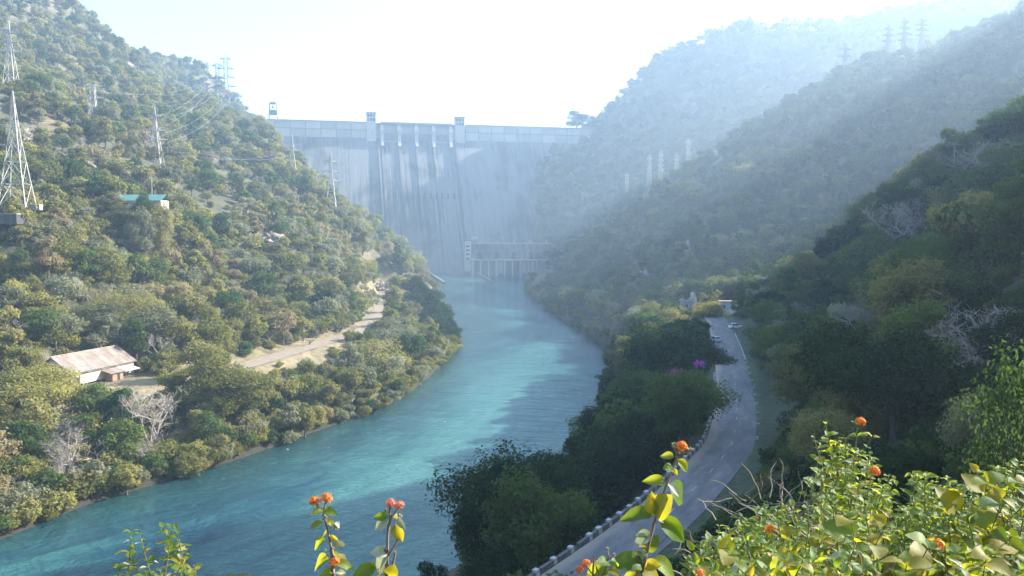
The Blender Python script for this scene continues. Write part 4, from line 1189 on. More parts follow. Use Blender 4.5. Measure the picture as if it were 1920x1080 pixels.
# gantry crane on the crest
uc = du(512); cr = empty('gantry_crane', D(uc, -5, CREST - 1.2), 'dark steel gantry crane standing on the left end of the dam crest', 'crane', rz=math.atan2(E_.y, E_.x))
mb = MB()
for sx_ in (-1, 1):
    for sy_ in (-1, 1): mb.tube([(6.2 * sx_, 3.5 * sy_, 0), (4.6 * sx_, 3.0 * sy_, 24)], .75, 4, 0, True)
mb.build('portal_legs', M_CRANE, cr)
mb = MB(); mb.box((0, 0, 11.5), (11.5, 6.6, 7.0)); mb.build('machine_house', M_CRANE, cr)
mb = MB(); mb.box((0, 0, 24.6), (10.2, 6.6, 1.8)); mb.box((0, 0, 26.0), (7.0, 5.5, 1.2)); mb.build('top_beam', M_CRANE, cr)
mb = MB(); mb.box((-.5, 0, 19), (2.8, 2.2, 3.0)); mb.tube([(-.5, 0, 20.5), (-.5, 0, 24)], .3, 4); mb.build('trolley', M_CRANE, cr)
mb = MB(); mb.box((0, 0, 1.0), (14, 7.4, 1.6)); mb.build('rail_bogie', M_CRANE, cr)

# powerhouse at the right toe
PHY = 1045.0
ph0, ph1 = P(882, 500, PHY), P(1040, 500, PHY)
phx = (ph0.x + ph1.x) / 2; W_ = ph1.x - ph0.x
ph = empty('powerhouse', (phx, PHY, 0), 'long pale powerhouse with row of tall columns at the foot of the dam', 'building')
mb = MB(); mb.box((0, 14, 8), (W_, 24, 22)); mb.build('draft_tube_wall', M_FACE, ph)
mb = MB(); mb.box((0, 11, 20.4), (W_ + 1.5, 31, 1.2)); mb.build('deck', M_BAND, ph)
ncol = 11
for k in range(ncol):
    mb = MB(); x = -W_ / 2 + 3 + (W_ - 6) * k / (ncol - 1)
    mb.box((x, -.4, 9.2), (2.1 if k % 3 else 3.0, 4.5, 21.0)); mb.build('column', M_PANELS[0], ph)
for k in range(ncol - 1):
    if k in (3, 6, 7): 
        mb = MB(); x = -W_ / 2 + 3 + (W_ - 6) * (k + .5) / (ncol - 1); mb.box((x, 1.4, 10.5), (5.6, .8, 15)); mb.build('stoplog_panel', M_BAND, ph)
mb = MB(); mb.box((3, 18, 27.5), (W_ - 6, 20, 13)); up_ = mb.build('machine_hall', M_SPILL, ph)
for k in range(5):
    mb = MB(); x = -W_ / 2 + 12 + (W_ - 20) * k / 4; mb.box((x, 7.8, 26.0), (5.5, .5, 9.0)); mb.build('bay_door', M_DARK, ph)
for k in range(14):
    mb = MB(); x = -W_ / 2 + 8 + (W_ - 14) * k / 13; mb.box((x, 7.75, 31.6), (3.4, .4, 2.6)); mb.build('window', M_GATE, up_)
mb = MB(); mb.box((1, 21, 37.5), (W_ - 10, 14, 7)); mb.build('upper_storey', M_SPILL, ph)
mb = MB(); mb.box((1, 20, 41.4), (W_ - 8, 17, .9)); mb.build('roof', M_PANELS[2], ph)
for k in range(5):
    mb = MB(); x = -W_ / 2 + 14 + (W_ - 24) * k / 4; mb.box((x, 14, 43.5), (1.6, 1.6, 4.5)); mb.build('roof_vent', M_PANELS[0], ph)
mb = MB(); mb.box((-W_ / 2 - 3.5, 6, 25), (8, 10, 38)); st_ = mb.build('stair_tower', M_PANELS[0], ph)
for k in range(4):
    mb = MB(); mb.box((-W_ / 2 - 3.5, .85, 22 + 5.4 * k), (5, .4, 1.8)); mb.build('window', M_DARK, st_)
mb = MB(); mb.box((0, 0, 0), (9, 5, 4)); hut = mb.build('hut', M_PANELS[0]); hut.location = P(890, 446, 1070)
tag(hut, 'small pale hut above the left end of the powerhouse', 'hut')

# ------------------------------------------------------------------ lattice pylons
def pylon_mesh(H, bw, tw, arms, bar, top='point', waist=.62):
    """body MB and a list of arm MBs (each arm a pair of tapering brackets)"""
    body, am = MB(), []
    def hw(z):
        f = z / H
        if f < waist: return bw / 2 + (tw / 2 - bw / 2) * (f / waist)
        if top == 'flat': return tw / 2
        return max(tw / 2 * (1 - .88 * (f - waist) / (1 - waist)) , .12) if top == 'point' else tw / 2
    n = max(6, int(H / (bw * .8)))
    zs = [H * (1 - (1 - k / n) ** 1.25) for k in range(n + 1)]
    cs_ = ((-1, -1), (1, -1), (1, 1), (-1, 1))
    pt = lambda c, z: (c[0] * hw(z), c[1] * hw(z), z)
    for c in cs_:
        body.tube([pt(c, z) for z in zs], [bar * (1 - .55 * z / H) for z in zs], 4)
    for k in range(n):
        z0, z1 = zs[k], zs[k + 1]
        for q in range(4):
            a, b2 = cs_[q], cs_[(q + 1) % 4]
            body.tube([pt(a, z0), pt(b2, z1)], bar * .5, 3); body.tube([pt(b2, z0), pt(a, z1)], bar * .5, 3)
            body.tube([pt(a, z1), pt(b2, z1)], bar * .6, 3)
    for (z, ln) in arms:
        m = MB(); h_ = hw(z)
        for s in (-1, 1):
            tip = (s * ln, 0, z + .1)
            for sy in (-1, 1):
                m.tube([(s * h_, sy * h_, z), tip], bar * .8, 4); m.tube([(s * hw(z + 1.9), sy * hw(z + 1.9), z + 1.9), tip], bar * .65, 3)
                for t in (.33, .66):
                    m.tube([(s * (h_ + (ln - h_) * t), sy * h_ * (1 - t), z), (s * (h_ + (ln - h_) * t * .8), sy * h_ * (1 - t), z + 1.9 * (1 - t * .8))], bar * .5, 3)
        am.append(m)
    return body, am
PYL = [  # photo base pixel, distance, height, base width, arms (fraction, half length), top, material, label, turn
    (33, 388, 287, 41, 9.0, [], 'point', 0, 'largest pale steel lattice pylon at the left edge above a concrete pad', .15),
    (21, 152, 470, 34, 6.5, [(.50, 6.2), (.66, 5.6), (.80, 4.3)], 'point', 0, 'steel lattice pylon with three crossarms high at the left edge', .1),
    (176, 230, 520, 24, 6.5, [(.66, 6.6), (.97, 6.0)], 'flat', 0, 'squat flat topped lattice pylon on the upper left hillside', .2),
    (293, 307, 480, 34, 7.0, [(.42, 6.8), (.58, 5.6), (.82, 3.9)], 'point', 0, 'pale lattice pylon with three crossarms on the left spur', .1),
    (549, 332, 640, 34, 7.0, [(.62, 6.5)], 'point', 0, 'lattice pylon with one wide crossarm standing before the dam face', .25),
    (621, 384, 600, 40, 7.5, [(.45, 6.6), (.62, 6.0), (.80, 4.0)], 'point', 0, 'lattice pylon with three crossarms nearest the middle of the dam', .3),
    (425, 200, 850, 50, 9.0, [(.42, 10.5), (.60, 9.5), (.78, 9.0), (.98, 6.0)], 'flat', 1, 'taller grey pylon with four crossarms on the left skyline', .1),
    (409, 192, 850, 40, 8.0, [(.38, 9.0), (.62, 8.5), (.94, 6.0)], 'flat', 1, 'shorter grey pylon on the left skyline overlapping a taller one', .1),
    (389, 176, 850, 11, 3.0, [(.9, 3.0)], 'flat', 1, 'tiny grey pylon on the left skyline beside two tall pylons', .1),
    (1584, 134, 815, 30, 6.5, [(.50, 7.5), (.72, 7.0)], 'point', 1, 'thin hazy pylon alone on the right ridge, lower than the others', .1),
    (1665, 108, 840, 34, 8.5, [(.3, 8), (.48, 8.0), (.66, 7.0), (.83, 5)], 'point', 1, 'hazy pylon on the right ridge, first of three together', .1),
    (1695, 100, 850, 38, 8.5, [(.35, 8), (.52, 8.5), (.68, 7.5), (.84, 5)], 'point', 1, 'hazy pylon on the right ridge, middle one of three together', .1),
    (1728, 80, 860, 26, 7.5, [(.3, 8), (.5, 8.0), (.7, 7.0), (.86, 5)], 'point', 1, 'hazy pylon on the right ridge, highest standing of three together', .1),
    (1175, 364, 950, 24, 6.0, [(.75, 3), (.9, 3)], 'flat', 0, 'faint reddish pylon lowest in the hazy right valley', .3),
    (1217, 348, 930, 35, 6.0, [(.55, 3.5), (.7, 3.5), (.85, 3.5)], 'flat', 0, 'faint pale pylon in the right valley left of a taller one', .3),
    (1238, 345, 920, 38, 6.0, [(.4, 4), (.55, 4), (.7, 4), (.85, 3.5)], 'flat', 0, 'tallest sunlit pylon in the hazy right valley', .3),
    (1268, 334, 960, 30, 6.0, [(.55, 3.5), (.7, 3.5), (.85, 3.5)], 'flat', 0, 'faint pale pylon in the right valley right of the tallest', .3),
    (1290, 318, 1000, 38, 6.5, [(.5, 3.5), (.7, 3.5), (.88, 3.5)], 'flat', 0, 'faint pylon beside a pale rock face in the right valley', .3),
    (1342, 302, 880, 20, 6.0, [(.55, 3.5), (.8, 2.5)], 'point', 0, 'small sunlit pylon on the edge of the right ridge', .3),
]
TIPS = {}
for i, (u, v, Y, H, bw, arms, top, mk, lab, turn) in enumerate(PYL):
    p = P(u, v, Y)
    z = min(p.z, gz(p.x, p.y)) if i not in (0,) else p.z
    H2 = H + max(0, p.z - z)
    o = empty('lattice_pylon', (p.x, p.y, z - .3), lab, 'pylon', 'power line pylons', turn)
    bar = .23 if Y < 400 else (.28 if Y < 700 else (.26 if u < 500 else (.55 if v < 140 else .14)))
    body, am = pylon_mesh(H2, bw, bw * (.30 if top == 'point' else .42), [(H2 - H * (1 - f), l) for f, l in arms], bar, top)
    mt = M_STEEL if mk == 0 else M_STEELB
    body.build('lattice_body', mt, o)
    for m in am: m.build('crossarm', mt, o)
    if Y < 700:
        for f, l in arms:
            for s in (-1, 1):
                mb = MB(); zz = H2 - H * (1 - f); mb.tube([(s * l * .97, 0, zz), (s * l * .97, 0, zz - 1.7)], .16, 5, 0, True); mb.build('insulator', M_DARK, o)
    ca, sa = math.cos(turn), math.sin(turn)
    TIPS[i] = [Vector((p.x + s * l * ca, p.y + s * l * sa, z - 1.6 + H2 - H * (1 - f))) for f, l in arms for s in (-1, 1)]
M_WIRE = simple_mat('aluminium_cable', (.42, .42, .43), .5, .1, 1)
def cable(a, c, sag, rad, lab):
    pts = [a + (c - a) * t + Vector((0, 0, -sag * 4 * t * (1 - t))) for t in np.linspace(0, 1, 17)]
    mb = MB(); mb.tube(pts, rad, 3); tag(mb.build('power_cable', M_WIRE), lab, 'cable', 'power cables strung over the left hillside')
for a, c, sag, what in ((3, 6, 9, 'spur pylon'), (2, 7, 9, 'squat flat topped pylon')):
    n_ = min(len(TIPS[a]), len(TIPS[c]))
    for k in range(n_): cable(TIPS[a][k], TIPS[c][k], sag, .05, f"thin {['lowest near', 'lowest far', 'middle near', 'middle far', 'top near', 'top far'][k]} cable from the {what} to the skyline pylons")
for k in range(6): cable(TIPS[1][k], TIPS[2][k % 4], 5, .045, f"thin {['lowest near', 'lowest far', 'middle near', 'middle far', 'top near', 'top far'][k]} cable between the two highest left pylons")
for k in range(2): cable(TIPS[4][k], TIPS[3][k], 8, .05, f"thin {['near', 'far'][k]} cable from the spur pylon to the single crossarm pylon")

# ------------------------------------------------------------------ buildings and small works
M_CREAM = simple_mat('cream_painted_wall', (.46, .41, .34), .85, .12, .6)
M_GREYW = simple_mat('grey_sheet_wall', (.42, .42, .42), .8, .15, .5)
M_PLINTH = simple_mat('dark_plinth', (.10, .09, .08), .95, .3, 1)
M_BRICK = simple_mat('reddish_brick', (.30, .17, .12), .9, .3, 2)
def rust(name, k):
    m, N, L, b, out = new_mat(name); tc = N.new('ShaderNodeTexCoord')
    n = noise(N, L, mapping(N, L, tc.outputs['Object'], (.55, .25, .5)), 1.0, 6, .65, .5)
    r = ramp(N, [(.3, (.18, .12, .09)), (.45, (.235, .18, .14)), (.58, (.275, .235, .195)), (.72, (.32, .29, .255))]); L.new(n.outputs['Fac'], r.inputs[0])
    hs = N.new('ShaderNodeHueSaturation'); hs.inputs['Value'].default_value = k; L.new(r.outputs[0], hs.inputs['Color'])
    L.new(hs.outputs[0], b.inputs['Base Color']); b.inputs['Roughness'].default_value = .75
    return m
M_RUST = [rust('rusted_roof_sheet_' + s, k) for s, k in (('a', 1.0), ('b', .88), ('c', 1.12))]
# long shed: local x along the building
A_s, B_s = PZ(134, 728, 14.8), PZ(251, 701, 14.8)
ax = B_s - A_s; SL = ax.length; rzs = math.atan2(ax.y, ax.x)
shed = empty('long_shed', A_s - Vector((0, 0, .4)), 'cream walled long shed with rusty corrugated gable roof beside the dirt track', 'shed', rz=rzs)
SW, EV, RG = 13.0, 5.0, 9.0
mb = MB(); mb.box((SL / 2, SW / 2, -.6), (SL + .2, SW + .2, 2.2)); mb.build('plinth', M_PLINTH, shed)
mb = MB(); mb.box((SL / 2, .15, EV / 2 + .5), (SL, .3, EV - 1.0)); wl_ = mb.build('front_wall', M_CREAM, shed)
mb = MB(); mb.box((SL / 2, SW - .15, EV / 2 + .5), (SL, .3, EV - 1.0)); mb.build('back_wall', M_CREAM, shed)
for xx in (.15, SL - .15):
    mb = MB(); mb.add([(xx - .15, .3, .5), (xx + .15, .3, .5), (xx + .15, SW - .3, .5), (xx - .15, SW - .3, .5), (xx - .15, .3, EV), (xx + .15, .3, EV), (xx + .15, SW - .3, EV), (xx - .15, SW - .3, EV), (xx - .15, SW / 2, RG - .2), (xx + .15, SW / 2, RG - .2)],
        [(0, 1, 5, 4), (1, 2, 6, 9, 5), (2, 3, 7, 6), (3, 0, 4, 8, 7), (4, 5, 9, 8), (6, 7, 8, 9), (3, 2, 1, 0)])
    gw = mb.build('gable_wall', M_GREYW, shed)
    if xx < 1:
        mb = MB(); mb.box((-.02, SW * .5, 6.0), (.12, 2.0, 1.4)); fr = mb.build('gable_vent', M_DARK, shed)
def corr_sheet(x0, x1, y0, z0, y1, z1, n=6):
    mb = MB(); V = []
    for k in range(n * 2 + 1):
        x = x0 + (x1 - x0) * k / (n * 2); h_ = .06 if k % 2 else 0
        V += [(x, y0, z0 + h_), (x, y1, z1 + h_)]
    mb.add(V, [(2 * k, 2 * k + 2, 2 * k + 3, 2 * k + 1) for k in range(n * 2)])
    return mb
ns = 14
for k in range(ns):
    x0, x1 = -.5 + (SL + 1) * k / ns, -.5 + (SL + 1) * (k + 1) / ns + .08
    for sd in (0, 1):
        zj = .035 * ((k * 5 + sd) % 3)
        mb = corr_sheet(x0, x1, -.8 if sd == 0 else SW + .8, EV - .45 + zj, SW / 2, RG + zj)
        mb.build('roof_sheet', M_RUST[(k * 7 + sd) % 3], shed)
mb = MB(); mb.tube([(-.55, SW / 2, RG + .15), (SL + .55, SW / 2, RG + .15)], .16, 6, 0, True); mb.build('ridge_cap', M_RUST[2], shed)
mb = MB(); mb.box((SL / 2, -.86, EV - .55), (SL + 1, .14, .22)); mb.build('gutter', M_PLINTH, shed)
mb = MB(); mb.box((1.6, -.03, 1.8), (2.2, .12, 2.6)); mb.build('doorway', M_DARK, shed)
mb = MB(); mb.tube([(3.0, -.1, EV - .6), (3.0, -.1, .5)], .1, 5); mb.build('downpipe', M_PLINTH, shed)
# porch lean-to
mb = MB(); mb.box((SL * .60, -1.5, 1.6), (4.2, 2.8, 2.6)); pr_ = mb.build('porch', M_BRICK, shed)
mb = MB(); mb.hexa([(SL * .60 - 3.4, -3.6, 2.7), (SL * .60 + 2.6, -3.6, 2.7), (SL * .60 + 2.6, 0, 3.5), (SL * .60 - 3.4, 0, 3.5)], [(SL * .60 - 3.4, -3.6, 2.85), (SL * .60 + 2.6, -3.6, 2.85), (SL * .60 + 2.6, 0, 3.65), (SL * .60 - 3.4, 0, 3.65)]); mb.build('porch_roof', M_RUST[1], pr_)
mb = MB(); mb.box((SL * .60 + .3, -2.92, 1.5), (1.0, .1, 2.2)); mb.build('door', M_DARK, pr_)
mb = MB(); mb.hexa([(SL * .72, -3.0, 2.4), (SL * .98, -3.0, 2.4), (SL * .98, 0, 3.1), (SL * .72, 0, 3.1)], [(SL * .72, -3.0, 2.52), (SL * .98, -3.0, 2.52), (SL * .98, 0, 3.22), (SL * .72, 0, 3.22)]); mb.build('awning', M_GREYW, shed)
for xx in (.73, .85, .97):
    mb = MB(); mb.tube([(SL * xx, -2.9, -.4), (SL * xx, -2.9, 2.4)], .09, 5); mb.build('post', M_PLINTH, shed)

# green roofed building
M_GREEN = simple_mat('green_sheet_roof', (.10, .235, .205), .6, .12, .5)
gb = empty('green_roofed_building', GREEN_C - Vector((0, 0, 2.6)), 'low building with pale green sheet roof half hidden by hillside trees', 'building', rz=-.06)
mb = MB(); mb.box((0, 0, 2.2), (22, 7, 4.4)); mb.build('wall', M_CREAM, gb)
for sd in (-1, 1):
    for k in range(8):
        x0, x1 = -11.8 + 23.6 * k / 8, -11.8 + 23.6 * (k + 1) / 8 + .06
        corr_sheet(x0, x1, sd * 4.4, 4.2 + .02 * (k % 2), 0, 6.9 + .02 * (k % 2), 5).build('roof_sheet', M_GREEN, gb)
for k in range(5):
    mb = MB(); mb.box((-8 + 4 * k, -3.52, 2.4), (1.4, .1, 1.6)); mb.build('window', M_DARK, gb)
mb = MB(); mb.add([(-11.05, -3.5, 4.4), (-11.05, 3.5, 4.4), (-11.05, 0, 6.8), (-11.25, -3.5, 4.4), (-11.25, 3.5, 4.4), (-11.25, 0, 6.8)], [(0, 1, 2), (5, 4, 3), (0, 3, 4, 1), (1, 4, 5, 2), (2, 5, 3, 0)]); mb.build('gable', M_PLINTH, gb)
# concrete pad below the biggest pylon
pp_ = P(22, 394, 284)
cpd = empty('pylon_pad', (pp_.x + 1, pp_.y, pp_.z), 'pale concrete pad with retaining wall under the largest pylon', 'foundation', rz=.2)
mb = MB(); mb.box((-3, 0, -3.2), (11, 11, 3.4)); mb.build('retaining_wall', M_SPILL, cpd)
mb = MB(); mb.box((-3, 0, -1.4), (11.4, 11.4, .25)); mb.build('coping', M_BAND, cpd)
mb = MB(); mb.box((2, 9, 1.3), (7, 3, 2.0)); mb.build('low_hut', M_BAND, cpd)

# white utility building with water tank on the right bank
up = P(1288, 572, 385); uz = gz(up.x, up.y)
ub = empty('utility_building', (up.x, up.y, uz - 1.5), 'small two storey whitish building with tank on its roof among right bank trees', 'building', rz=-.3)
mb = MB(); mb.box((-1, 0, 4), (6, 6, 8.5)); mb.build('wall', M_GREYW, ub)
mb = MB(); mb.box((3.2, 1.5, 5), (4, 5, 11)); mb.build('stair_block', M_GREYW, ub)
mb = MB(); mb.hexa([(-4.6, -3.8, 8.2), (2.4, -3.8, 8.2), (2.4, 3.4, 9.2), (-4.6, 3.4, 9.2)], [(-4.6, -3.8, 8.5), (2.4, -3.8, 8.5), (2.4, 3.4, 9.5), (-4.6, 3.4, 9.5)]); mb.build('roof', M_RUST[1], ub)
for k, (xx, zz) in enumerate(((-2.6, 5.8), (.2, 5.8), (-2.6, 2.6))):
    mb = MB(); mb.box((xx, -3.02, zz), (1.3, .1, 1.5)); mb.build('window', M_DARK, ub)
mb = MB(); mb.tube([(3.2, 1.5, 10.5), (3.2, 1.5, 11.6), (3.2, 1.5, 13.2), (3.2, 1.5, 14)], [1.3, 1.5, 1.4, .4], 12, 0, True); mb.build('water_tank', M_GREYW, ub); ub.scale = (.8, .8, .8)
tp = P(1237, 577, 370)
mb = MB(); mb.tube([(0, 0, -3), (0, 0, .2), (0, 0, 1.3), (0, 0, 1.7)], [1.0, 1.05, .9, .25], 12, 0, True); o = mb.build('round_tank', M_CREAM); o.location = tp
tag(o, 'small round white tank beside the lit trees on the right bank', 'tank')
# pale huts in the haze on the far right slope
for u, v, Y, s, lab in ((1156, 243, 1330, 6, 'tiny white hut at the right end of the dam crest'), (1140, 272, 1300, 5, 'tiny pale hut just below the right end of the dam'), (1148, 525, 760, 7, 'low pale wall building on the hazy right shore')):
    p = P(u, v, Y); h_ = empty('hut', (p.x, p.y, p.z - 2), lab, 'hut')
    mb = MB(); mb.box((0, 0, 1.5), (s * 1.5, s, 5)); mb.build('wall', M_CREAM, h_)
    mb = MB(); mb.box((0, 0, 4.3), (s * 1.8, s * 1.2, .6)); mb.build('roof', M_GREYW, h_)

# check-post at the end of the road
gp = P(1362, 606, 300); gp.z = gz(gp.x, gp.y)
ck = empty('guard_hut', (gp.x + 1.5, gp.y + 8, RZ), 'pale blue guard hut beside the white car at the road end', 'hut', rz=-.2)
M_PALEB = simple_mat('pale_blue_wall', (.42, .50, .55), .8, .1, 1)
mb = MB(); mb.box((0, 0, 2.1), (4.2, 3.5, 4.2)); mb.build('wall', M_PALEB, ck)
mb = MB(); mb.box((0, 0, 4.4), (5.2, 4.5, .4)); mb.build('roof', M_BRICK, ck)
mb = MB(); mb.box((-.6, -1.78, 2.4), (1.2, .1, 1.4)); mb.build('window', M_DARK, ck)
mb = MB(); mb.box((1.1, -1.78, 1.3), (.9, .1, 2.3)); mb.build('door', M_GREYW, ck)
c0, c1 = P(1352, 596, 298), P(1404, 568, 312)
cnp = empty('sloping_canopy', (c0 + c1) / 2 - Vector((0, 0, 0)), 'long tan canopy roof rising above the guard hut', 'canopy')
dd = (c1 - c0) / 2; nn_ = Vector((-dd.y, dd.x, 0)).normalized() * 2.2
mb = MB(); up3 = Vector((0, 0, .35)); mb.hexa([-dd - nn_, dd - nn_, dd + nn_, -dd + nn_], [-dd - nn_ + up3, dd - nn_ + up3, dd + nn_ + up3, -dd + nn_ + up3]); mb.build('roof', simple_mat('tan_sheet', (.42, .33, .22), .8, .2, 1), cnp)
for t in (-.85, -.25, .35, .9):
    q = dd * t; mb = MB(); mb.tube([q, (q.x, q.y, -9)], .13, 5); mb.build('post', M_PLINTH, cnp)

# cars
M_WHITE = simple_mat('white_car_paint', (.75, .76, .78), .3, .04, 1); M_BLUEG = simple_mat('blue_grey_car_paint', (.30, .38, .44), .35, .06, 1)
M_GLASS = simple_mat('car_glass', (.03, .04, .05), .1, .1, 1); M_TYRE = simple_mat('tyre_rubber', (.02, .02, .02), .9, .1, 1)
def car(loc, rz, paint, lab, tall=1.0):
    o = empty('parked_car', loc, lab, 'car', 'cars parked at the end of the road', rz)
    def sec(prof, yh, mb, mi=0):
        n = len(prof)
        V = [(x, -yh(z), z) for x, z in prof] + [(x, yh(z), z) for x, z in prof]
        mb.add(V, [tuple(range(n)), tuple(range(2 * n - 1, n - 1, -1))] + [(k, (k + 1) % n + 0, (k + 1) % n + n, k + n)[::-1] for k in range(n)])
    mb = MB(); sec([(-2.1, .35), (2.1, .35), (2.15, .75), (2.0, .98), (1.0, 1.08), (-1.9, 1.1), (-2.15, .8)], lambda z: .86 - .03 * (z > .9), mb); mb.build('body', paint, o)
    mb = MB(); sec([(.95, 1.07), (.35, 1.62 * tall), (-1.5, 1.66 * tall), (-1.95, 1.08)], lambda z: .80 if z < 1.2 else .66, mb); cb = mb.build('cabin', paint, o)
    for s in (-1, 1):
        for x0, x1 in ((-1.6, -.75), (-.65, .45)):
            mb = MB(); mb.add([(x0, s * .815, 1.12), (x1 + .2, s * .815, 1.12), (x1, s * .70, 1.55 * tall), (x0 + .1, s * .70, 1.55 * tall)], [(0, 1, 2, 3) if s < 0 else (3, 2, 1, 0)]); mb.build('side_window', M_GLASS, cb)
    mb = MB(); mb.add([(.99, -.70, 1.12), (.99, .70, 1.12), (.45, .58, 1.57 * tall), (.45, -.58, 1.57 * tall)], [(0, 1, 2, 3)]); mb.build('windscreen', M_GLASS, cb)
    mb = MB(); mb.add([(-1.98, -.70, 1.14), (-1.98, .70, 1.14), (-1.6, .58, 1.58 * tall), (-1.6, -.58, 1.58 * tall)], [(3, 2, 1, 0)]); mb.build('rear_window', M_GLASS, cb)
    for x in (-1.35, 1.35):
        for s in (-1, 1):
            mb = MB(); mb.tube([(x, s * .72, .33), (x, s * .9, .33)], .33, 12, 0, True); w_ = mb.build('wheel', M_TYRE, o)
            mb = MB(); mb.tube([(x, s * .9, .33), (x, s * .915, .33)], .19, 10, 0, True); mb.build('rim', M_STEEL, w_)
    for s in (-1, 1):
        mb = MB(); mb.box((2.12, s * .6, .78), (.1, .36, .18)); mb.build('headlight', M_STEEL, o)
    return o
cp1 = PZ(1379, 616, RZ); car((cp1.x, cp1.y, RZ), .25, M_WHITE, 'parked white car side on at the road end by the guard hut', 1.06)
cp2 = PZ(1341, 641, RZ); car((cp2.x, cp2.y, RZ), 1.75, M_BLUEG, 'blue grey car parked on the river side verge under dark trees')

# kerb blocks and marker stones
M_WASH = simple_mat('whitewashed_stone', (.36, .37, .37), .9, .35, 3); M_KERB = simple_mat('dark_kerb_stone', (.10, .10, .10), .95, .3, 2)
mb = MB()
def side_line(off, i0, i1):
    out = []
    for i in range(i0, i1):
        p = ROAD[i]; d = (ROAD[i + 1] - ROAD[i - 1]).normalized(); n = Vector((-d.y, d.x, 0))
        out.append((p + n * off, math.atan2(d.y, d.x)))
    return out
LW = side_line(4.25, 3, 46); nvis = 0
for i, (p, a) in enumerate(LW):
    o = MB(); o.box((0, 0, .16), (2.35, .36, .55)); q = o.build('parapet_block', M_KERB); q.location = p; q.rotation_euler = (0, 0, a + random.uniform(-.03, .03))
    tag(q, 'low dark parapet stone between white blocks on the far river side of the road', 'parapet', 'dark parapet blocks along the road')
    if i == 0: first_par = q
    else: q.data = first_par.data
    b_ = MB(); b_.box((0, 0, .30), (.66, .50, .70)); w_ = b_.build('white_block', M_WASH); w_.location = p + Vector((math.cos(a), math.sin(a), 0)) * 1.25; w_.rotation_euler = (0, 0, a + random.uniform(-.06, .06))
    w_.scale = (random.uniform(.85, 1.15), 1, random.uniform(.9, 1.1))
    wu, wv, _ = project([tuple(w_.location)])
    ORDN = ['first', 'second', 'third', 'fourth', 'fifth', 'sixth', 'seventh', 'eighth', 'ninth', 'tenth', 'eleventh', 'twelfth', 'thirteenth', 'fourteenth', 'fifteenth']
    inview = wv[0] < 1078
    nvis = nvis + 1 if inview else 0
    if inview and nvis <= 13:
        tag(w_, f'whitewashed block on the river side parapet, {ORDN[nvis - 1]} up from the bottom edge', 'kerb block', 'whitewashed parapet blocks')
        tag(q, f'dark parapet stone on the river side just below the {ORDN[nvis - 1]} white block', 'parapet', 'dark parapet blocks along the road')
    else:
        tag(w_, 'whitewashed block on the parapet of the far river side of the road', 'kerb block', 'whitewashed parapet blocks')
rl = [p + Vector((0, 0, 0)) for p, a in side_line(-3.75, 55, len(ROAD) - 45)]
k = 0
for i, (p, a) in enumerate(side_line(-3.45, 26, len(ROAD) - 30)):
    dens_ = 1 if i > 28 else (i % 3 == 0)
    if not dens_: continue
    L_ = 1.9 if i > 28 else .5
    o = MB(); o.box((0, 0, .12), (L_, .32 if i > 28 else .45, .34 if i > 28 else .5)); q = o.build('kerb_stone', M_WASH); q.location = p; q.rotation_euler = (0, 0, a)
    tag(q, 'long whitewashed kerb stone along the hill side of the far road' if i > 28 else 'short white marker stone on the hill side edge of the near road', 'kerb stone', 'white kerb stones on the far bend' if i > 28 else 'white marker stones on the near bend')

# poles
def pole(u, v, Y, H, lab, arm=True, lamp=False):
    p = P(u, v, Y); z = gz(p.x, p.y); o = empty('utility_pole', (p.x, p.y, z), lab, 'pole')
    mb = MB(); mb.tube([(0, 0, -.5), (0, 0, H)], [.16, .11], 6, 0, True); mb.build('shaft', M_STEEL, o)
    if arm:
        mb = MB(); mb.box((0, 0, H - .5), (1.8, .14, .16)); mb.build('crossarm', M_STEEL, o)
    if lamp:
        mb = MB(); mb.tube([(0, 0, H - .1), (.9, -.3, H + .4), (1.6, -.5, H + .35)], .07, 5, 0, True); mb.build('lamp_arm', M_STEEL, o)
for a in ((6, 715, 215, 8, 'grey utility pole with crossarm at the far left edge by the track', True), (285, 362, 350, 12, 'pale pole with crossarm rising above the green roof', True),
          (332, 664, 265, 7, 'slim lamp pole at the edge of the dirt track', False, True), (351, 665, 268, 5.5, 'shorter pale pole beside the slim lamp pole', False, True),
          (555, 390, 560, 8, 'left post of a pair on the dark ridge before the dam', False), (560, 390, 560, 8, 'right post of a pair on the dark ridge before the dam', False),
          (1790, 275, 262, 15, 'thin pole with crossbar on the near right skyline', True), (497, 478, 390, 7, 'slim post among the trees above the rock outcrop', False)):
    pole(*a)

# rock outcrops
def rock_mat(name, c):
    m, N, L, b, out = new_mat(name); geo = N.new('ShaderNodeNewGeometry')
    n = noise(N, L, mapping(N, L, geo.outputs['Position'], (.5, .5, .12)), 1.0, 7, .7, .8)
    r = ramp(N, [(.32, tuple(x * .3 for x in c)), (.48, tuple(x * .75 for x in c)), (.62, c), (.75, tuple(x * 1.25 for x in c))]); L.new(n.outputs['Fac'], r.inputs[0])
    L.new(r.outputs[0], b.inputs['Base Color']); b.inputs['Roughness'].default_value = .95
    bp = N.new('ShaderNodeBump'); bp.inputs['Distance'].default_value = 1.0; L.new(n.outputs['Fac'], bp.inputs['Height']); L.new(bp.outputs[0], b.inputs['Normal'])
    return m
M_ROCK = rock_mat('pale_rock', (.32, .27, .215)); M_ROCKR = rock_mat('reddish_rock', (.22, .13, .10)); M_ROCKG = rock_mat('grey_rock', (.28, .28, .28))
RL = ['pale tan rock outcrop on the sunlit hillside right of the largest pylon', 'tall grey cliff scar low on the hazy right ridge', 'tan rock face at the river end of the left ridge', 'small tan rock outcrop among trees right of the hillside centre',
      'reddish cut bank above the bend of the road', 'pale rock patch near the left mountain skyline', 'grey cliff streak left of the tall cliff scar', 'pale earth scar beside the pylon at the left edge']
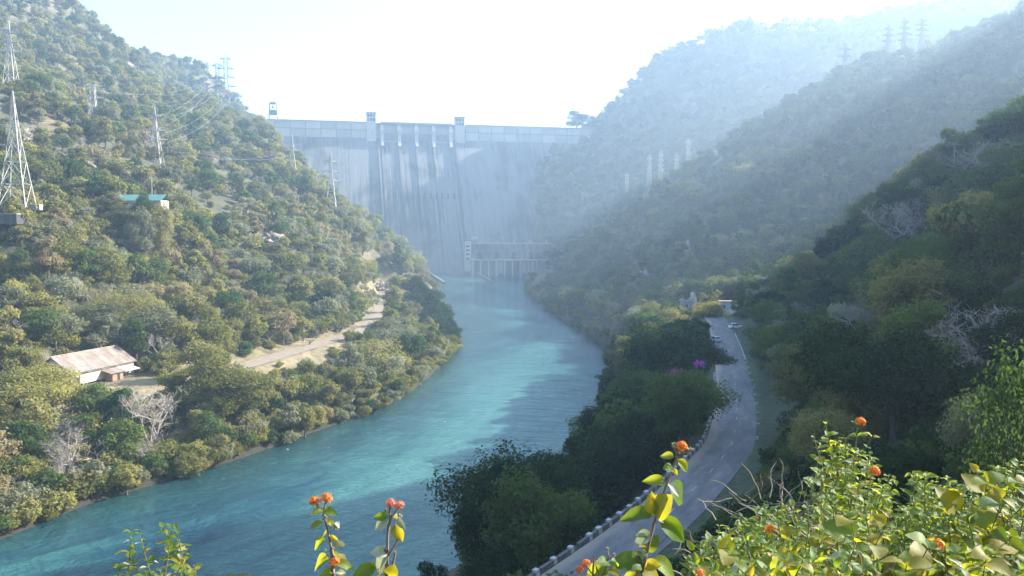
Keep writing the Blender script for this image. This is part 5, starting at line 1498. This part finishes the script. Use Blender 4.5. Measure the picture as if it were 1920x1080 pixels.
for (p, r), lab, mt, k in zip(ROCKS, RL, [M_ROCK, M_ROCKG, M_ROCK, M_ROCK, M_ROCKR, M_ROCK, M_ROCKG, M_ROCK], range(8)):
    bm = bmesh.new(); bmesh.ops.create_icosphere(bm, subdivisions=5, radius=1)
    sv = Vector((r * (.5 if k in (1, 6) else 1.1), r * .8, r * (1.5 if k in (1, 6) else .75)))
    for v in bm.verts:
        c = v.co.copy(); d = fbm(np.array([c.x * 3 + k]), np.array([c.z * 2.2 + c.y * 2.5]), 1.0, 5)[0]
        st = .10 * math.sin(c.z * 13 + 3 * c.x + k)
        v.co = Vector((c.x * sv.x, c.y * sv.y, c.z * sv.z)) * (1 + 1.0 * d + st)
    me = bpy.data.meshes.new('rock_outcrop'); bm.to_mesh(me); bm.free(); me.materials.append(mt)
    o = link('rock_outcrop', me); z = gz(p.x, p.y); o.location = (p.x, p.y + r * .35, z - r * .12); tag(o, lab, 'rock')
    o.rotation_euler = (-.35, 0, .3 * k)

# ------------------------------------------------------------------ flowering plants at the viewpoint
def near_leaf_mat(name, cols, tcol, transl, island=False, rough=.55):
    m, N, L, b, out = new_mat(name)
    geo = N.new('ShaderNodeNewGeometry'); oi = N.new('ShaderNodeObjectInfo'); tc = N.new('ShaderNodeTexCoord')
    n = noise(N, L, geo.outputs['Position'], 45, 4, .6)
    ad = N.new('ShaderNodeMath'); ad.operation = 'MULTIPLY_ADD'; ad.inputs[1].default_value = .55
    L.new(geo.outputs['Random Per Island'] if island else oi.outputs['Random'], ad.inputs[0])
    mu = N.new('ShaderNodeMath'); mu.operation = 'MULTIPLY'; mu.inputs[1].default_value = .5; L.new(n.outputs['Fac'], mu.inputs[0]); L.new(mu.outputs[0], ad.inputs[2])
    k = len(cols) - 1
    r = ramp(N, [(.15 + .7 * i / k, c) for i, c in enumerate(cols)]); L.new(ad.outputs[0], r.inputs[0])
    r2 = ramp(N, [(.15 + .7 * i / (len(tcol) - 1), c) for i, c in enumerate(tcol)]); L.new(ad.outputs[0], r2.inputs[0])
    L.new(r.outputs[0], b.inputs['Base Color']); b.inputs['Roughness'].default_value = rough
    t = N.new('ShaderNodeBsdfTranslucent'); L.new(r2.outputs[0], t.inputs[0])
    ms = N.new('ShaderNodeMixShader'); ms.inputs[0].default_value = transl
    L.new(b.outputs[0], ms.inputs[1]); L.new(t.outputs[0], ms.inputs[2]); L.new(ms.outputs[0], out.inputs['Surface'])
    bp = N.new('ShaderNodeBump'); bp.inputs['Strength'].default_value = .5; bp.inputs['Distance'].default_value = .002
    n3 = noise(N, L, geo.outputs['Position'], 220, 3, .6); L.new(n3.outputs['Fac'], bp.inputs['Height']); L.new(bp.outputs[0], b.inputs['Normal'])
    return m
TC = [(.24, .36, .012), (.44, .50, .018), (.62, .58, .028)]
LC = [(.045, .10, .018), (.10, .18, .028), (.18, .25, .045)]
M_NL = near_leaf_mat('flower_plant_leaf', LC, TC, .56)
M_NLI = near_leaf_mat('bush_leaf', LC, TC, .58, True)
M_NLY = near_leaf_mat('yellow_leaf', [(.16, .17, .02), (.22, .20, .02), (.28, .23, .03)], [(.45, .40, .015), (.6, .5, .02), (.7, .52, .03)], .55)
M_NLP = near_leaf_mat('pale_underside_leaf', [(.30, .32, .22), (.38, .39, .28), (.45, .45, .34)], [(.35, .38, .15), (.4, .42, .18), (.45, .45, .2)], .3)
M_STEM = simple_mat('pinkish_stem', (.26, .17, .12), .7, .3, 30); M_STEMG = simple_mat('green_stem', (.16, .17, .06), .7, .3, 30); M_DRY = simple_mat('dry_twig', (.20, .165, .13), .9, .35, 12)
M_ORANGE = near_leaf_mat('orange_petal', [(.62, .11, .012), (.75, .20, .015), (.8, .30, .03)], [(.7, .14, .01), (.8, .25, .02), (.85, .35, .03)], .35, True, .6)
M_PINKO = near_leaf_mat('pink_orange_petal', [(.70, .13, .10), (.75, .20, .14), (.8, .33, .12)], [(.7, .15, .08), (.8, .25, .1), (.85, .4, .1)], .35, True, .6)
M_BUD = simple_mat('pale_bud', (.28, .25, .12), .8, .4, 60)

def leaf_grid(width=.62, fold=.28, droop=.25, heart=False, n=7):
    ts = np.linspace(0, 1, n); V, F = [], []
    for t in ts:
        w = width * .5 * (math.sin(math.pi * min(1, t ** (.62 if heart else .78))) ** .85 if 0 < t < 1 else 0.02 if t == 0 else 0.004)
        ser = 1 + (.05 if int(t * 20) % 2 else -.03)
        x0 = -.08 * (1 - t) if heart and t < .3 else 0
        z = -droop * t * t + .06 * math.sin(5 * t)
        V += [(t + x0, -w * ser, z + w * fold), (t, -w * .5, z + w * fold * .42), (t, 0, z), (t, w * .5, z + w * fold * .42), (t + x0, w * ser, z + w * fold)]
    for i in range(n - 1):
        for k in range(4):
            a = i * 5 + k; F.append((a, a + 5, a + 6, a + 1))
    return np.array(V), np.array(F)
LG = [leaf_grid(.62, .3, .22), leaf_grid(.55, .45, .35), leaf_grid(.70, .15, .12)]
HG = leaf_grid(.95, .18, .2, True, 8)
LEAF_ME = {(k, id(m)): np_mesh('leaf', LG[k][0], LG[k][1], m, smooth=True) for k in range(3) for m in (M_NL, M_NLY, M_NLP)}
HEART_ME = {id(m): np_mesh('leaf', HG[0], HG[1], m, smooth=True) for m in (M_NL, M_NLY)}

def leaf_frame(d, up):
    d = d.normalized(); y = up.cross(d)
    y = y.normalized() if y.length > 1e-4 else d.orthogonal().normalized()
    z = d.cross(y)
    return Matrix((d, y, z)).transposed()
def place_leaf(parent, o0, base, tip, up, me, wid=1.0):
    d = tip - base; ln = d.length
    o = link('leaf', me, parent)
    M = leaf_frame(d, up).to_4x4()
    o.matrix_basis = Matrix.Translation(base - o0) @ M @ Matrix.Diagonal((ln, ln * wid, ln, 1))
    return o
def flower_head(name, parent, o0, c, rad, mat, up=Vector((0, 0, 1)), seed=0):
    r = random.Random(seed); mb = MB()
    up = up.normalized(); a = up.orthogonal().normalized(); bq = up.cross(a)
    n = 26
    for k in range(n):
        f = (k + .5) / n; ph = math.acos(1 - f * 1.05); th = k * 2.39996 + r.uniform(-.2, .2)
        dr = (a * math.cos(th) + bq * math.sin(th)) * math.sin(ph) + up * math.cos(ph)
        p = c + dr * rad * r.uniform(.82, 1.08) - up * rad * .25
        s = rad * r.uniform(.26, .36); e1 = dr.orthogonal().normalized(); e2 = dr.cross(e1); a0 = r.uniform(0, 1.5)
        mb.tube([c - up * rad * .55, p], [rad * .03, rad * .06], 3)
        for q in range(5):
            an = a0 + q * 1.2566
            d1 = e1 * math.cos(an) + e2 * math.sin(an); d2 = e1 * math.cos(an + .5) + e2 * math.sin(an + .5); d3 = e1 * math.cos(an - .5) + e2 * math.sin(an - .5)
            mb.add([p, p + d3 * s * .75 + dr * s * .12, p + d1 * s + dr * s * .05, p + d2 * s * .75 + dr * s * .12], [(0, 1, 2, 3)])
    o = mb.build(name, mat, parent); o.location = -o0
    return o
def bud(parent, o0, c, rad, seed=0):
    r = random.Random(seed); mb = MB()
    for k in range(14):
        d = Vector((r.gauss(0, 1), r.gauss(0, 1), r.gauss(0, 1) + .4)).normalized(); q = c + d * rad * .75
        mb.tube([q - d * rad * .4, q, q + d * rad * .3], [rad * .2, rad * .24, rad * .05], 5, 0, True)
    o = mb.build('bud', M_BUD, parent); o.location = -o0; return o

def stalk(lab, Y, scale, stem, leaves, heads, buds=(), rad=.0045, stem_mat=None, hmat=None, extra_stems=(), sd=0):
    """pixels given through scale(cx, cy) -> photo pixel; all built at forward distance Y"""
    r = random.Random(sd)
    pt = lambda c, dd=0.0: P(*scale(*c), Y + dd)
    pts = [pt(c) for c in stem]; base = pts[0].copy()
    g0 = gz(base.x, base.y)
    root = Vector((base.x + .03, base.y + .02, g0 - .02))
    o = empty('flowering_plant', root, lab, 'plant')
    mb = MB(); line = smooth_line([root] + pts, .05)
    mb.tube(line, [rad * (1.25 - .75 * i / len(line)) for i in range(len(line))], 7)
    for es in extra_stems: mb.tube([pt(c) for c in es], rad * .5, 5)
    s_ = mb.build('stem', stem_mat or M_STEM, o, smooth=True); s_.location = -root
    for i, lf in enumerate(leaves):
        b_, t_ = lf[0], lf[1]; kind = lf[2] if len(lf) > 2 else 'g'
        me = {'g': M_NL, 'y': M_NLY, 'p': M_NLP}[kind]; wid = lf[3] if len(lf) > 3 else 1.0
        up = Vector((r.uniform(-.5, .5), -.75 + r.uniform(-.3, .3), .8))
        place_leaf(o, root, pt(b_), pt(t_, r.uniform(-.03, .03)), up, LEAF_ME[(i % 3, id(me))], wid * 1.05)
    for i, (c, rp) in enumerate(heads):
        u0, v0 = scale(*c); u1, _ = scale(c[0] + rp, c[1])
        flower_head('flower_head', o, root, pt(c), (u1 - u0) * Y / FPX, hmat or M_ORANGE, Vector((r.uniform(-.2, .2), -.25, 1)), sd * 10 + i)
    for i, (c, rp) in enumerate(buds):
        u0, v0 = scale(*c); u1, _ = scale(c[0] + rp, c[1]); bud(o, root, pt(c), (u1 - u0) * Y / FPX, sd * 10 + i)
    return o
s5 = lambda x, y: (960 + x * .31475, 740 + y * .3148)
s6 = lambda x, y: (480 + x / 4, 810 + y / 4)
s7 = lambda x, y: (x / 4, 810 + y / 4)
stalk('tall flowering stalk with orange head and yellow green leaves over the road', 1.75, s5, [(740, 1180), (775, 1060), (805, 930), (840, 790), (855, 730), (900, 590), (930, 510), (970, 410), (990, 360)],
      [((965, 375), (878, 352)), ((985, 385), (1062, 458)), ((962, 440), (910, 432)), ((965, 440), (985, 482), 'y'), ((910, 520), (788, 500)), ((935, 535), (1045, 648)), ((930, 530), (1000, 590), 'p', .7),
       ((835, 722), (650, 706)), ((850, 722), (935, 600), 'y', 1.2), ((840, 715), (828, 585), 'y'), ((880, 738), (1052, 872)), ((870, 735), (900, 752), 'p', .6), ((835, 835), (722, 868), 'p', 1.2), ((828, 848), (730, 815)),
       ((800, 940), (865, 828), 'g', 1.1), ((800, 930), (760, 890), 'y'), ((820, 985), (1010, 1082)), ((790, 985), (665, 948)), ((780, 1010), (600, 985)), ((775, 1040), (655, 1010), 'y'), ((770, 1060), (905, 1110), 'y'), ((780, 960), (820, 915), 'p', .8), ((770, 1080), (640, 1090)), ((790, 1020), (880, 1010), 'y')],
      [((1012, 305), 36)], [((965, 302), 20), ((1060, 332), 22), ((1006, 345), 24), ((985, 372), 16)], sd=1, extra_stems=[[(985, 370), (1006, 345), (1012, 310)], [(985, 370), (965, 305)], [(985, 372), (1058, 335)]])
stalk('low flowering sprig with red orange heads at the bottom beside the road wall', 1.6, s5, [(470, 1200), (520, 1110), (560, 1030), (575, 960)],
      [((575, 1000), (520, 985)), ((590, 990), (650, 1000)), ((560, 1020), (440, 1060)), ((570, 1040), (640, 1060), 'y'), ((540, 1060), (600, 1095)), ((520, 1090), (420, 1095), 'y')],
      [((440, 1005), 30), ((405, 1040), 27)], [((565, 920), 14), ((608, 955), 13)], sd=2, rad=.003, extra_stems=[[(530, 1090), (470, 1060), (440, 1010)], [(575, 960), (566, 925)], [(575, 980), (608, 958)]])
stalk('left flowering stalk with two orange heads against the blue river', 1.7, s6, [(590, 1180), (575, 1080), (568, 960), (560, 850), (535, 730), (515, 640), (505, 585)],
      [((505, 588), (608, 610)), ((500, 585), (428, 594)), ((500, 672), (398, 716)), ((528, 665), (600, 700), 'y'), ((590, 680), (645, 715), 'p'), ((540, 762), (486, 768)), ((522, 808), (408, 868)), ((560, 770), (612, 838), 'y'), ((605, 810), (655, 882), 'p', .8),
       ((548, 955), (398, 1012), 'g', 1.0), ((600, 985), (735, 1010)), ((605, 980), (668, 905), 'y', 1.2), ((575, 1045), (485, 1072)), ((595, 1050), (695, 1078), 'p'), ((562, 905), (518, 872), 'p', .7), ((570, 900), (628, 925)), ((560, 880), (600, 860))],
      [((528, 495), 50), ((435, 515), 44), ((590, 968), 46)], [((510, 640), 26), ((565, 625), 14), ((560, 700), 22), ((600, 725), 18)], sd=3, rad=.004, extra_stems=[[(505, 590), (520, 540), (527, 500)], [(500, 590), (460, 555), (440, 520)]])
stalk('right flowering stalk with pale leaves and two pinkish heads against the river', 1.7, s6, [(985, 1180), (983, 1060), (985, 900), (988, 760), (1005, 660), (1008, 620)],
      [((992, 638), (876, 632)), ((985, 672), (880, 722), 'p', 1.5), ((1015, 640), (1092, 632), 'y'), ((1042, 688), (1092, 828), 'y'), ((1060, 650), (1108, 722), 'p'), ((1000, 905), (868, 1008), 'p', 1.1), ((995, 905), (858, 895), 'p', 1.1), ((1000, 690), (950, 690)),
       ((985, 1045), (895, 1048), 'p', 1.2), ((900, 1020), (715, 1075)), ((905, 1015), (800, 1028), 'y'), ((1000, 1085), (1035, 1005), 'y', 1.3), ((985, 1060), (870, 1090))],
      [((1010, 530), 40), ((1075, 548), 38)], [((970, 590), 16), ((1080, 630), 20), ((1045, 903), 14)], sd=4, rad=.005, hmat=M_PINKO, extra_stems=[[(995, 925), (1040, 850), (1082, 768)], [(1005, 660), (1000, 600), (1008, 545)], [(1008, 650), (1045, 600), (1072, 560)], [(1005, 1060), (1030, 970), (1045, 908)]])

# leafy plants made of many shoots: leaves past the biggest ones are one mass
def shoot_plant(name, lab, cat, root, tips, leaf_len, seed, n_parts=110, heart=0.0, stem_mat=None, flowers=0, rad=.0035, from_t=.35, yellow=.25, group=None, dense=.026):
    r = random.Random(seed); o = empty(name, root, lab, cat, group)
    mb = MB(); LV = []
    heads = []
    for k, tip in enumerate(tips):
        d = tip - root; ln = d.length
        side = Vector((r.uniform(-1, 1), r.uniform(-1, 1), 0)) * ln * .12
        m1 = root + d * .4 + side + Vector((0, 0, -.05 * ln)); m2 = root + d * .75 + side * .6 + Vector((0, 0, .03 * ln))
        line = smooth_line([root + Vector((r.uniform(-.05, .05), r.uniform(-.05, .05), -.03)), m1, m2, tip], .03)
        mb.tube(line, [rad * (1.3 - .95 * i / len(line)) for i in range(len(line))], 5)
        acc = 0; side_k = r.random() * 6.28
        i0 = int(len(line) * from_t)
        for i in range(i0, len(line)):
            acc += (line[i] - line[i - 1]).length
            if acc < dense and i < len(line) - 1: continue
            acc = 0; side_k += 1.57 + r.uniform(-.3, .3)
            ax = (line[i] - line[max(i - 2, 0)]).normalized(); e1 = ax.orthogonal().normalized(); e2 = ax.cross(e1)
            f = (i - i0) / max(1, len(line) - i0)
            for s in (0, math.pi):
                a = side_k + s
                dr = (e1 * math.cos(a) + e2 * math.sin(a) + ax * r.uniform(.2, .7)).normalized()
                L_ = leaf_len * r.uniform(.45, 1.45) * (1 - .55 * f ** 3)
                b_ = line[i] + dr * L_ * .12
                up = Vector((r.uniform(-.5, .5), r.uniform(-.7, .2), 1.0))
                LV.append((b_, b_ + dr * L_, up, L_))
        if r.random() < flowers: heads.append(tip + Vector((0, 0, .015)))
    s_ = mb.build('stem', stem_mat or M_STEMG, o, smooth=True); s_.location = -root
    pr_ = []
    for (b_, t_, up, L_) in LV:
        u, v, f = project([[*(t_)]]); u, v, f = u[0], v[0], f[0]
        vis = -20 < u < 1940 and -20 < v < 1100
        pr_.append((L_ / f if vis else 0) * (1.0 + .25 * (root.y - b_.y)))
    od = sorted(range(len(LV)), key=lambda q: -pr_[q])
    big = set(od[:n_parts])
    V, F, c = [], [], 0
    for i, (b_, t_, up, L_) in enumerate(LV):
        if i in big:
            mt = M_NLY if r.random() < yellow else (M_NLP if r.random() < .12 else M_NL)
            me = HEART_ME[id(mt if mt is not M_NLP else M_NL)] if r.random() < heart else LEAF_ME[(i % 3, id(mt))]
            place_leaf(o, root, b_, t_, up, me)
        else:
            M3 = np.array(leaf_frame(t_ - b_, up)); gv, gf = LG[i % 3] 
            V.append((gv * L_) @ M3.T + np.array(b_ - root)); F.append(gf + c); c += len(gv)
    if V:
        fo = link('foliage', np_mesh('foliage', np.concatenate(V), np.concatenate(F), M_NLI, smooth=True), o); fo['kind'] = 'stuff'
    for k, h_ in enumerate(heads): flower_head('flower_head', o, root, h_, r.uniform(.009, .013), M_ORANGE, Vector((r.uniform(-.4, .2), -.5, 1)), seed * 31 + k)
    return o
def gpt(x, y): return Vector((x, y, gz(x, y)))
# small shrub at the lower left
rb = P(325, 1150, 2.9); rb.z = gz(rb.x, rb.y)
tl = [P(u, v, Y) for u, v, Y in ((246, 997, 2.9), (262, 1002, 2.85), (305, 990, 2.9), (318, 992, 2.95), (332, 994, 2.9), (226, 1062, 2.9), (250, 1055, 2.85), (285, 1045, 2.95), (366, 1062, 2.9), (350, 1030, 2.9), (300, 1070, 2.8), (340, 1075, 2.9), (270, 1080, 2.9), (318, 1020, 2.85))]
shoot_plant('leafy_sprig', 'small leafy green sprig at the lower left against the river', 'plant', rb, tl, .05, 21, 150, from_t=.42, rad=.004, dense=.02)
# the big flowering bush at the lower right, five plants
TOPU = [1300, 1345, 1400, 1450, 1500, 1528, 1545, 1575, 1600, 1640, 1700, 1760, 1800, 1850, 1925]
TOPV = [1015, 985, 965, 945, 930, 850, 805, 830, 840, 858, 872, 888, 905, 880, 862]
r_b = random.Random(77)
BUSHES = [('flowering bush shoots at the lower right standing tallest with one orange head', 1540, 1640, 2.7, .042, 70, .0, 811),
          ('low sunlit leafy bush at the bottom right of the tall stalk', 1300, 1470, 2.3, .042, 70, .015, 812),
          ('bright leafy bush at the bottom under the tallest flowering shoots', 1440, 1640, 2.2, .042, 40, .0, 813),
          ('sunlit yellow green bush right of the tallest flowering shoots', 1630, 1800, 2.6, .042, 46, .0, 814),
          ('sunlit yellow green bush in the bottom right corner', 1760, 1930, 2.3, .041, 46, .0, 815)]
for lab, ua, ub_, Y, ll, nt, fl, sd in BUSHES:
    tips = []
    for k in range(nt):
        u = ua + (ub_ - ua) * (k + r_b.random()) / nt
        tv_ = np.interp(u, TOPU, TOPV)
        if sd == 813: tv_ = max(tv_, 950)
        f = r_b.random() ** 1.3
        v = tv_ + (1085 - tv_) * f + (4 if f > .1 else 0)
        tips.append(P(u, v, Y - .7 * f + r_b.uniform(-.2, .2)))
    um = (ua + ub_) / 2; rt = P(um, 1160, Y); rt.z = gz(rt.x, rt.y)
    shoot_plant('flowering_bush', lab, 'bush', rt, tips, ll, sd, 130, heart=.2, flowers=fl, yellow=.45, from_t=.3, dense=.019)  # share of yellow leaves raised to colour in a backlit look
# climber with large heart leaves over the bush
cl_tips = [P(u, v, Y) for u, v, Y in ((1832, 885, 2.1), (1850, 905, 2.0), (1790, 925, 2.1), (1880, 935, 1.9), (1908, 905, 2.0), (1660, 985, 1.9), (1595, 975, 1.9), (1470, 1060, 1.6), (1360, 1030, 1.8), (1850, 1040, 1.7), (1745, 1015, 1.8), (1700, 1060, 1.7))]
rt = P(1700, 1200, 2.1); rt.z = gz(rt.x, rt.y)
shoot_plant('heart_leaf_climber', 'climbing plant with large yellow heart shaped leaves over the lower right bush', 'climber', rt, cl_tips, .066, 31, 90, heart=1.0, from_t=.72, yellow=.55, rad=.003, dense=.07)
# single tall shoots with orange heads on the right
def sprout(u, v, Y, lab, sd, head=True):
    tip = P(u, v, Y); rt = Vector((tip.x - .05, tip.y + .03, gz(tip.x, tip.y)))
    o = shoot_plant('flowering_shoot', lab, 'plant', rt, [tip, tip + Vector((-.03, .02, -.05))], .045, sd, 40, from_t=.45, yellow=.4, dense=.03)
    if head: flower_head('flower_head', o, rt, tip + Vector((.01, 0, .012)), .016, M_ORANGE, Vector((.3, -.5, 1)), sd)
sprout(1608, 797, 2.5, 'tallest shoot at the right topped by a single orange flower head', 41)
sprout(1548, 795, 2.6, 'upright shoot of yellow green leaves left of the tallest orange flower', 42, False)
sprout(1635, 820, 2.6, 'thin reddish tipped shoot right of the tallest orange flower', 43, False)
sprout(1634, 890, 2.3, 'short shoot with an orange head inside the right bush', 44)
sprout(1752, 1030, 1.9, 'low shoot with an orange head near the bottom right', 45)
# dry tangled twigs
def tangle(lab, u, v, Y, w, h, n, sd):
    r = random.Random(sd); c = P(u, v, Y); o = empty('dry_twigs', c, lab, 'twigs'); mb = MB()
    sc_ = Y / FPX
    for k in range(n):
        a = Vector((r.uniform(-1, 1) * w, 0, r.uniform(-1, .3) * h)) * sc_ + Vector((0, r.uniform(-.25, .25), 0)); pts = [a]; d = Vector((r.uniform(-1, 1), r.uniform(-.3, .3), r.uniform(-.3, .6))).normalized()
        for q in range(7):
            d = (d + Vector((r.uniform(-1, 1), r.uniform(-.5, .5), r.uniform(-.9, .7))) * .45).normalized(); pts.append(pts[-1] + d * w * sc_ * .14)
        mb.tube(pts, [.0028 * (1 - .1 * i) for i in range(8)], 4)
    # old stems hold the tangle up from the ground
    for k in range(4):
        x = r.uniform(-.6, .6) * w * sc_; gx_, gy_ = c.x + x, c.y + .1
        mb.tube([(x, .1, gz(gx_, gy_) - c.z), (x * .8, .05, (gz(gx_, gy_) - c.z) * .4), (x * .9, 0, 0)], [.006, .005, .003], 5)
    mb.build('twigs', M_DRY, o)
tangle('tangle of dry brown twigs above the low bush left of the tallest shoots', 1475, 975, 2.4, 90, 30, 80, 5)
tangle('dry twigs sticking out at the bottom beside the tall stalk', 1330, 1035, 2.0, 60, 45, 40, 6)
tangle('dry grey twigs inside the bottom right bush', 1560, 1050, 2.0, 110, 40, 60, 7)
tangle('brown dry twigs near the right edge among yellow leaves', 1875, 985, 2.2, 45, 45, 36, 8)
# ground plants on the viewpoint slope, below the frame and at the right
M_GRASS = leaf_mat('hill_grass', [(.045, .062, .020), (.085, .095, .034), (.15, .135, .06)], .35)
def tuft(seed):
    r = np.random.default_rng(seed); V, F = [], []
    for k in range(26):
        a = r.uniform(0, 6.283); b0 = np.array([r.uniform(-.12, .12), r.uniform(-.12, .12), -.03]); h_ = r.uniform(.18, .42); ln = r.uniform(.05, .3)
        d = np.array([math.cos(a), math.sin(a), 0]); w = np.array([-d[1], d[0], 0]) * r.uniform(.006, .012)
        m = b0 + d * ln * .35 + np.array([0, 0, h_ * .65]); t = b0 + d * ln + np.array([0, 0, h_])
        n0 = len(V); V += [b0 - w, b0 + w, m + w * .8, m - w * .8, t]; F += [(n0, n0 + 1, n0 + 2), (n0, n0 + 2, n0 + 3), (n0 + 3, n0 + 2, n0 + 4)]
    return np_mesh('grass_tuft', np.array(V), np.array(F), M_GRASS)
gr = np.random.default_rng(8)
qx, qy = gr.uniform(-14, 34, 14000), gr.uniform(-12, 34, 14000)
kp = (np.hypot(qx, qy) > .9); qx, qy = qx[kp], qy[kp]
qz = ground(qx, qy); qu, qv, qf = project(np.stack([qx, qy, qz + .4], -1))
lim = np.interp(qu, [0, 1290, 1300] + TOPU[1:] + [2200], [1100, 1100, 1060] + [t + 40 for t in TOPV[1:]] + [900])
ok_ = (qv > lim) | (qy < .3) | (np.abs(qu - 960) > 1100)
qx, qy, qz = qx[ok_], qy[ok_], qz[ok_]; k_ = len(qx); ss = gr.uniform(.7, 1.5, k_)
mass('grass', [tuft(q) for q in range(5)], gr.integers(0, 5, k_), np.stack([qx, qy, qz], -1), np.stack([0 * ss, 0 * ss, gr.uniform(0, 6.28, k_)], -1), np.stack([ss, ss, ss], -1))

# ------------------------------------------------------------------ air
HAZE_TOP = float(gzz.max()) + 14
print('HAZE TOP', HAZE_TOP, float(gzz.min()))
mb = MB()
mb.box((150, 1500, 0.5 * (HAZE_TOP - 8)), (3500, 3900, HAZE_TOP + 8))
mH = bpy.data.materials.new('haze'); mH.use_nodes = True
hn, hl = mH.node_tree.nodes, mH.node_tree.links
hn.remove(hn['Principled BSDF'])
pv = hn.new('ShaderNodeVolumePrincipled')
pv.inputs['Color'].default_value = (.62, .81, 1.0, 1)
pv.inputs['Density'].default_value = HAZE_DENSITY
pv.inputs['Density Attribute'].default_value = ''
pv.inputs['Temperature Attribute'].default_value = ''
pv.inputs['Anisotropy'].default_value = HAZE_ANISO
hl.new(pv.outputs[0], hn['Material Output'].inputs['Volume'])
tag(mb.build('haze', mH), kind='stuff')
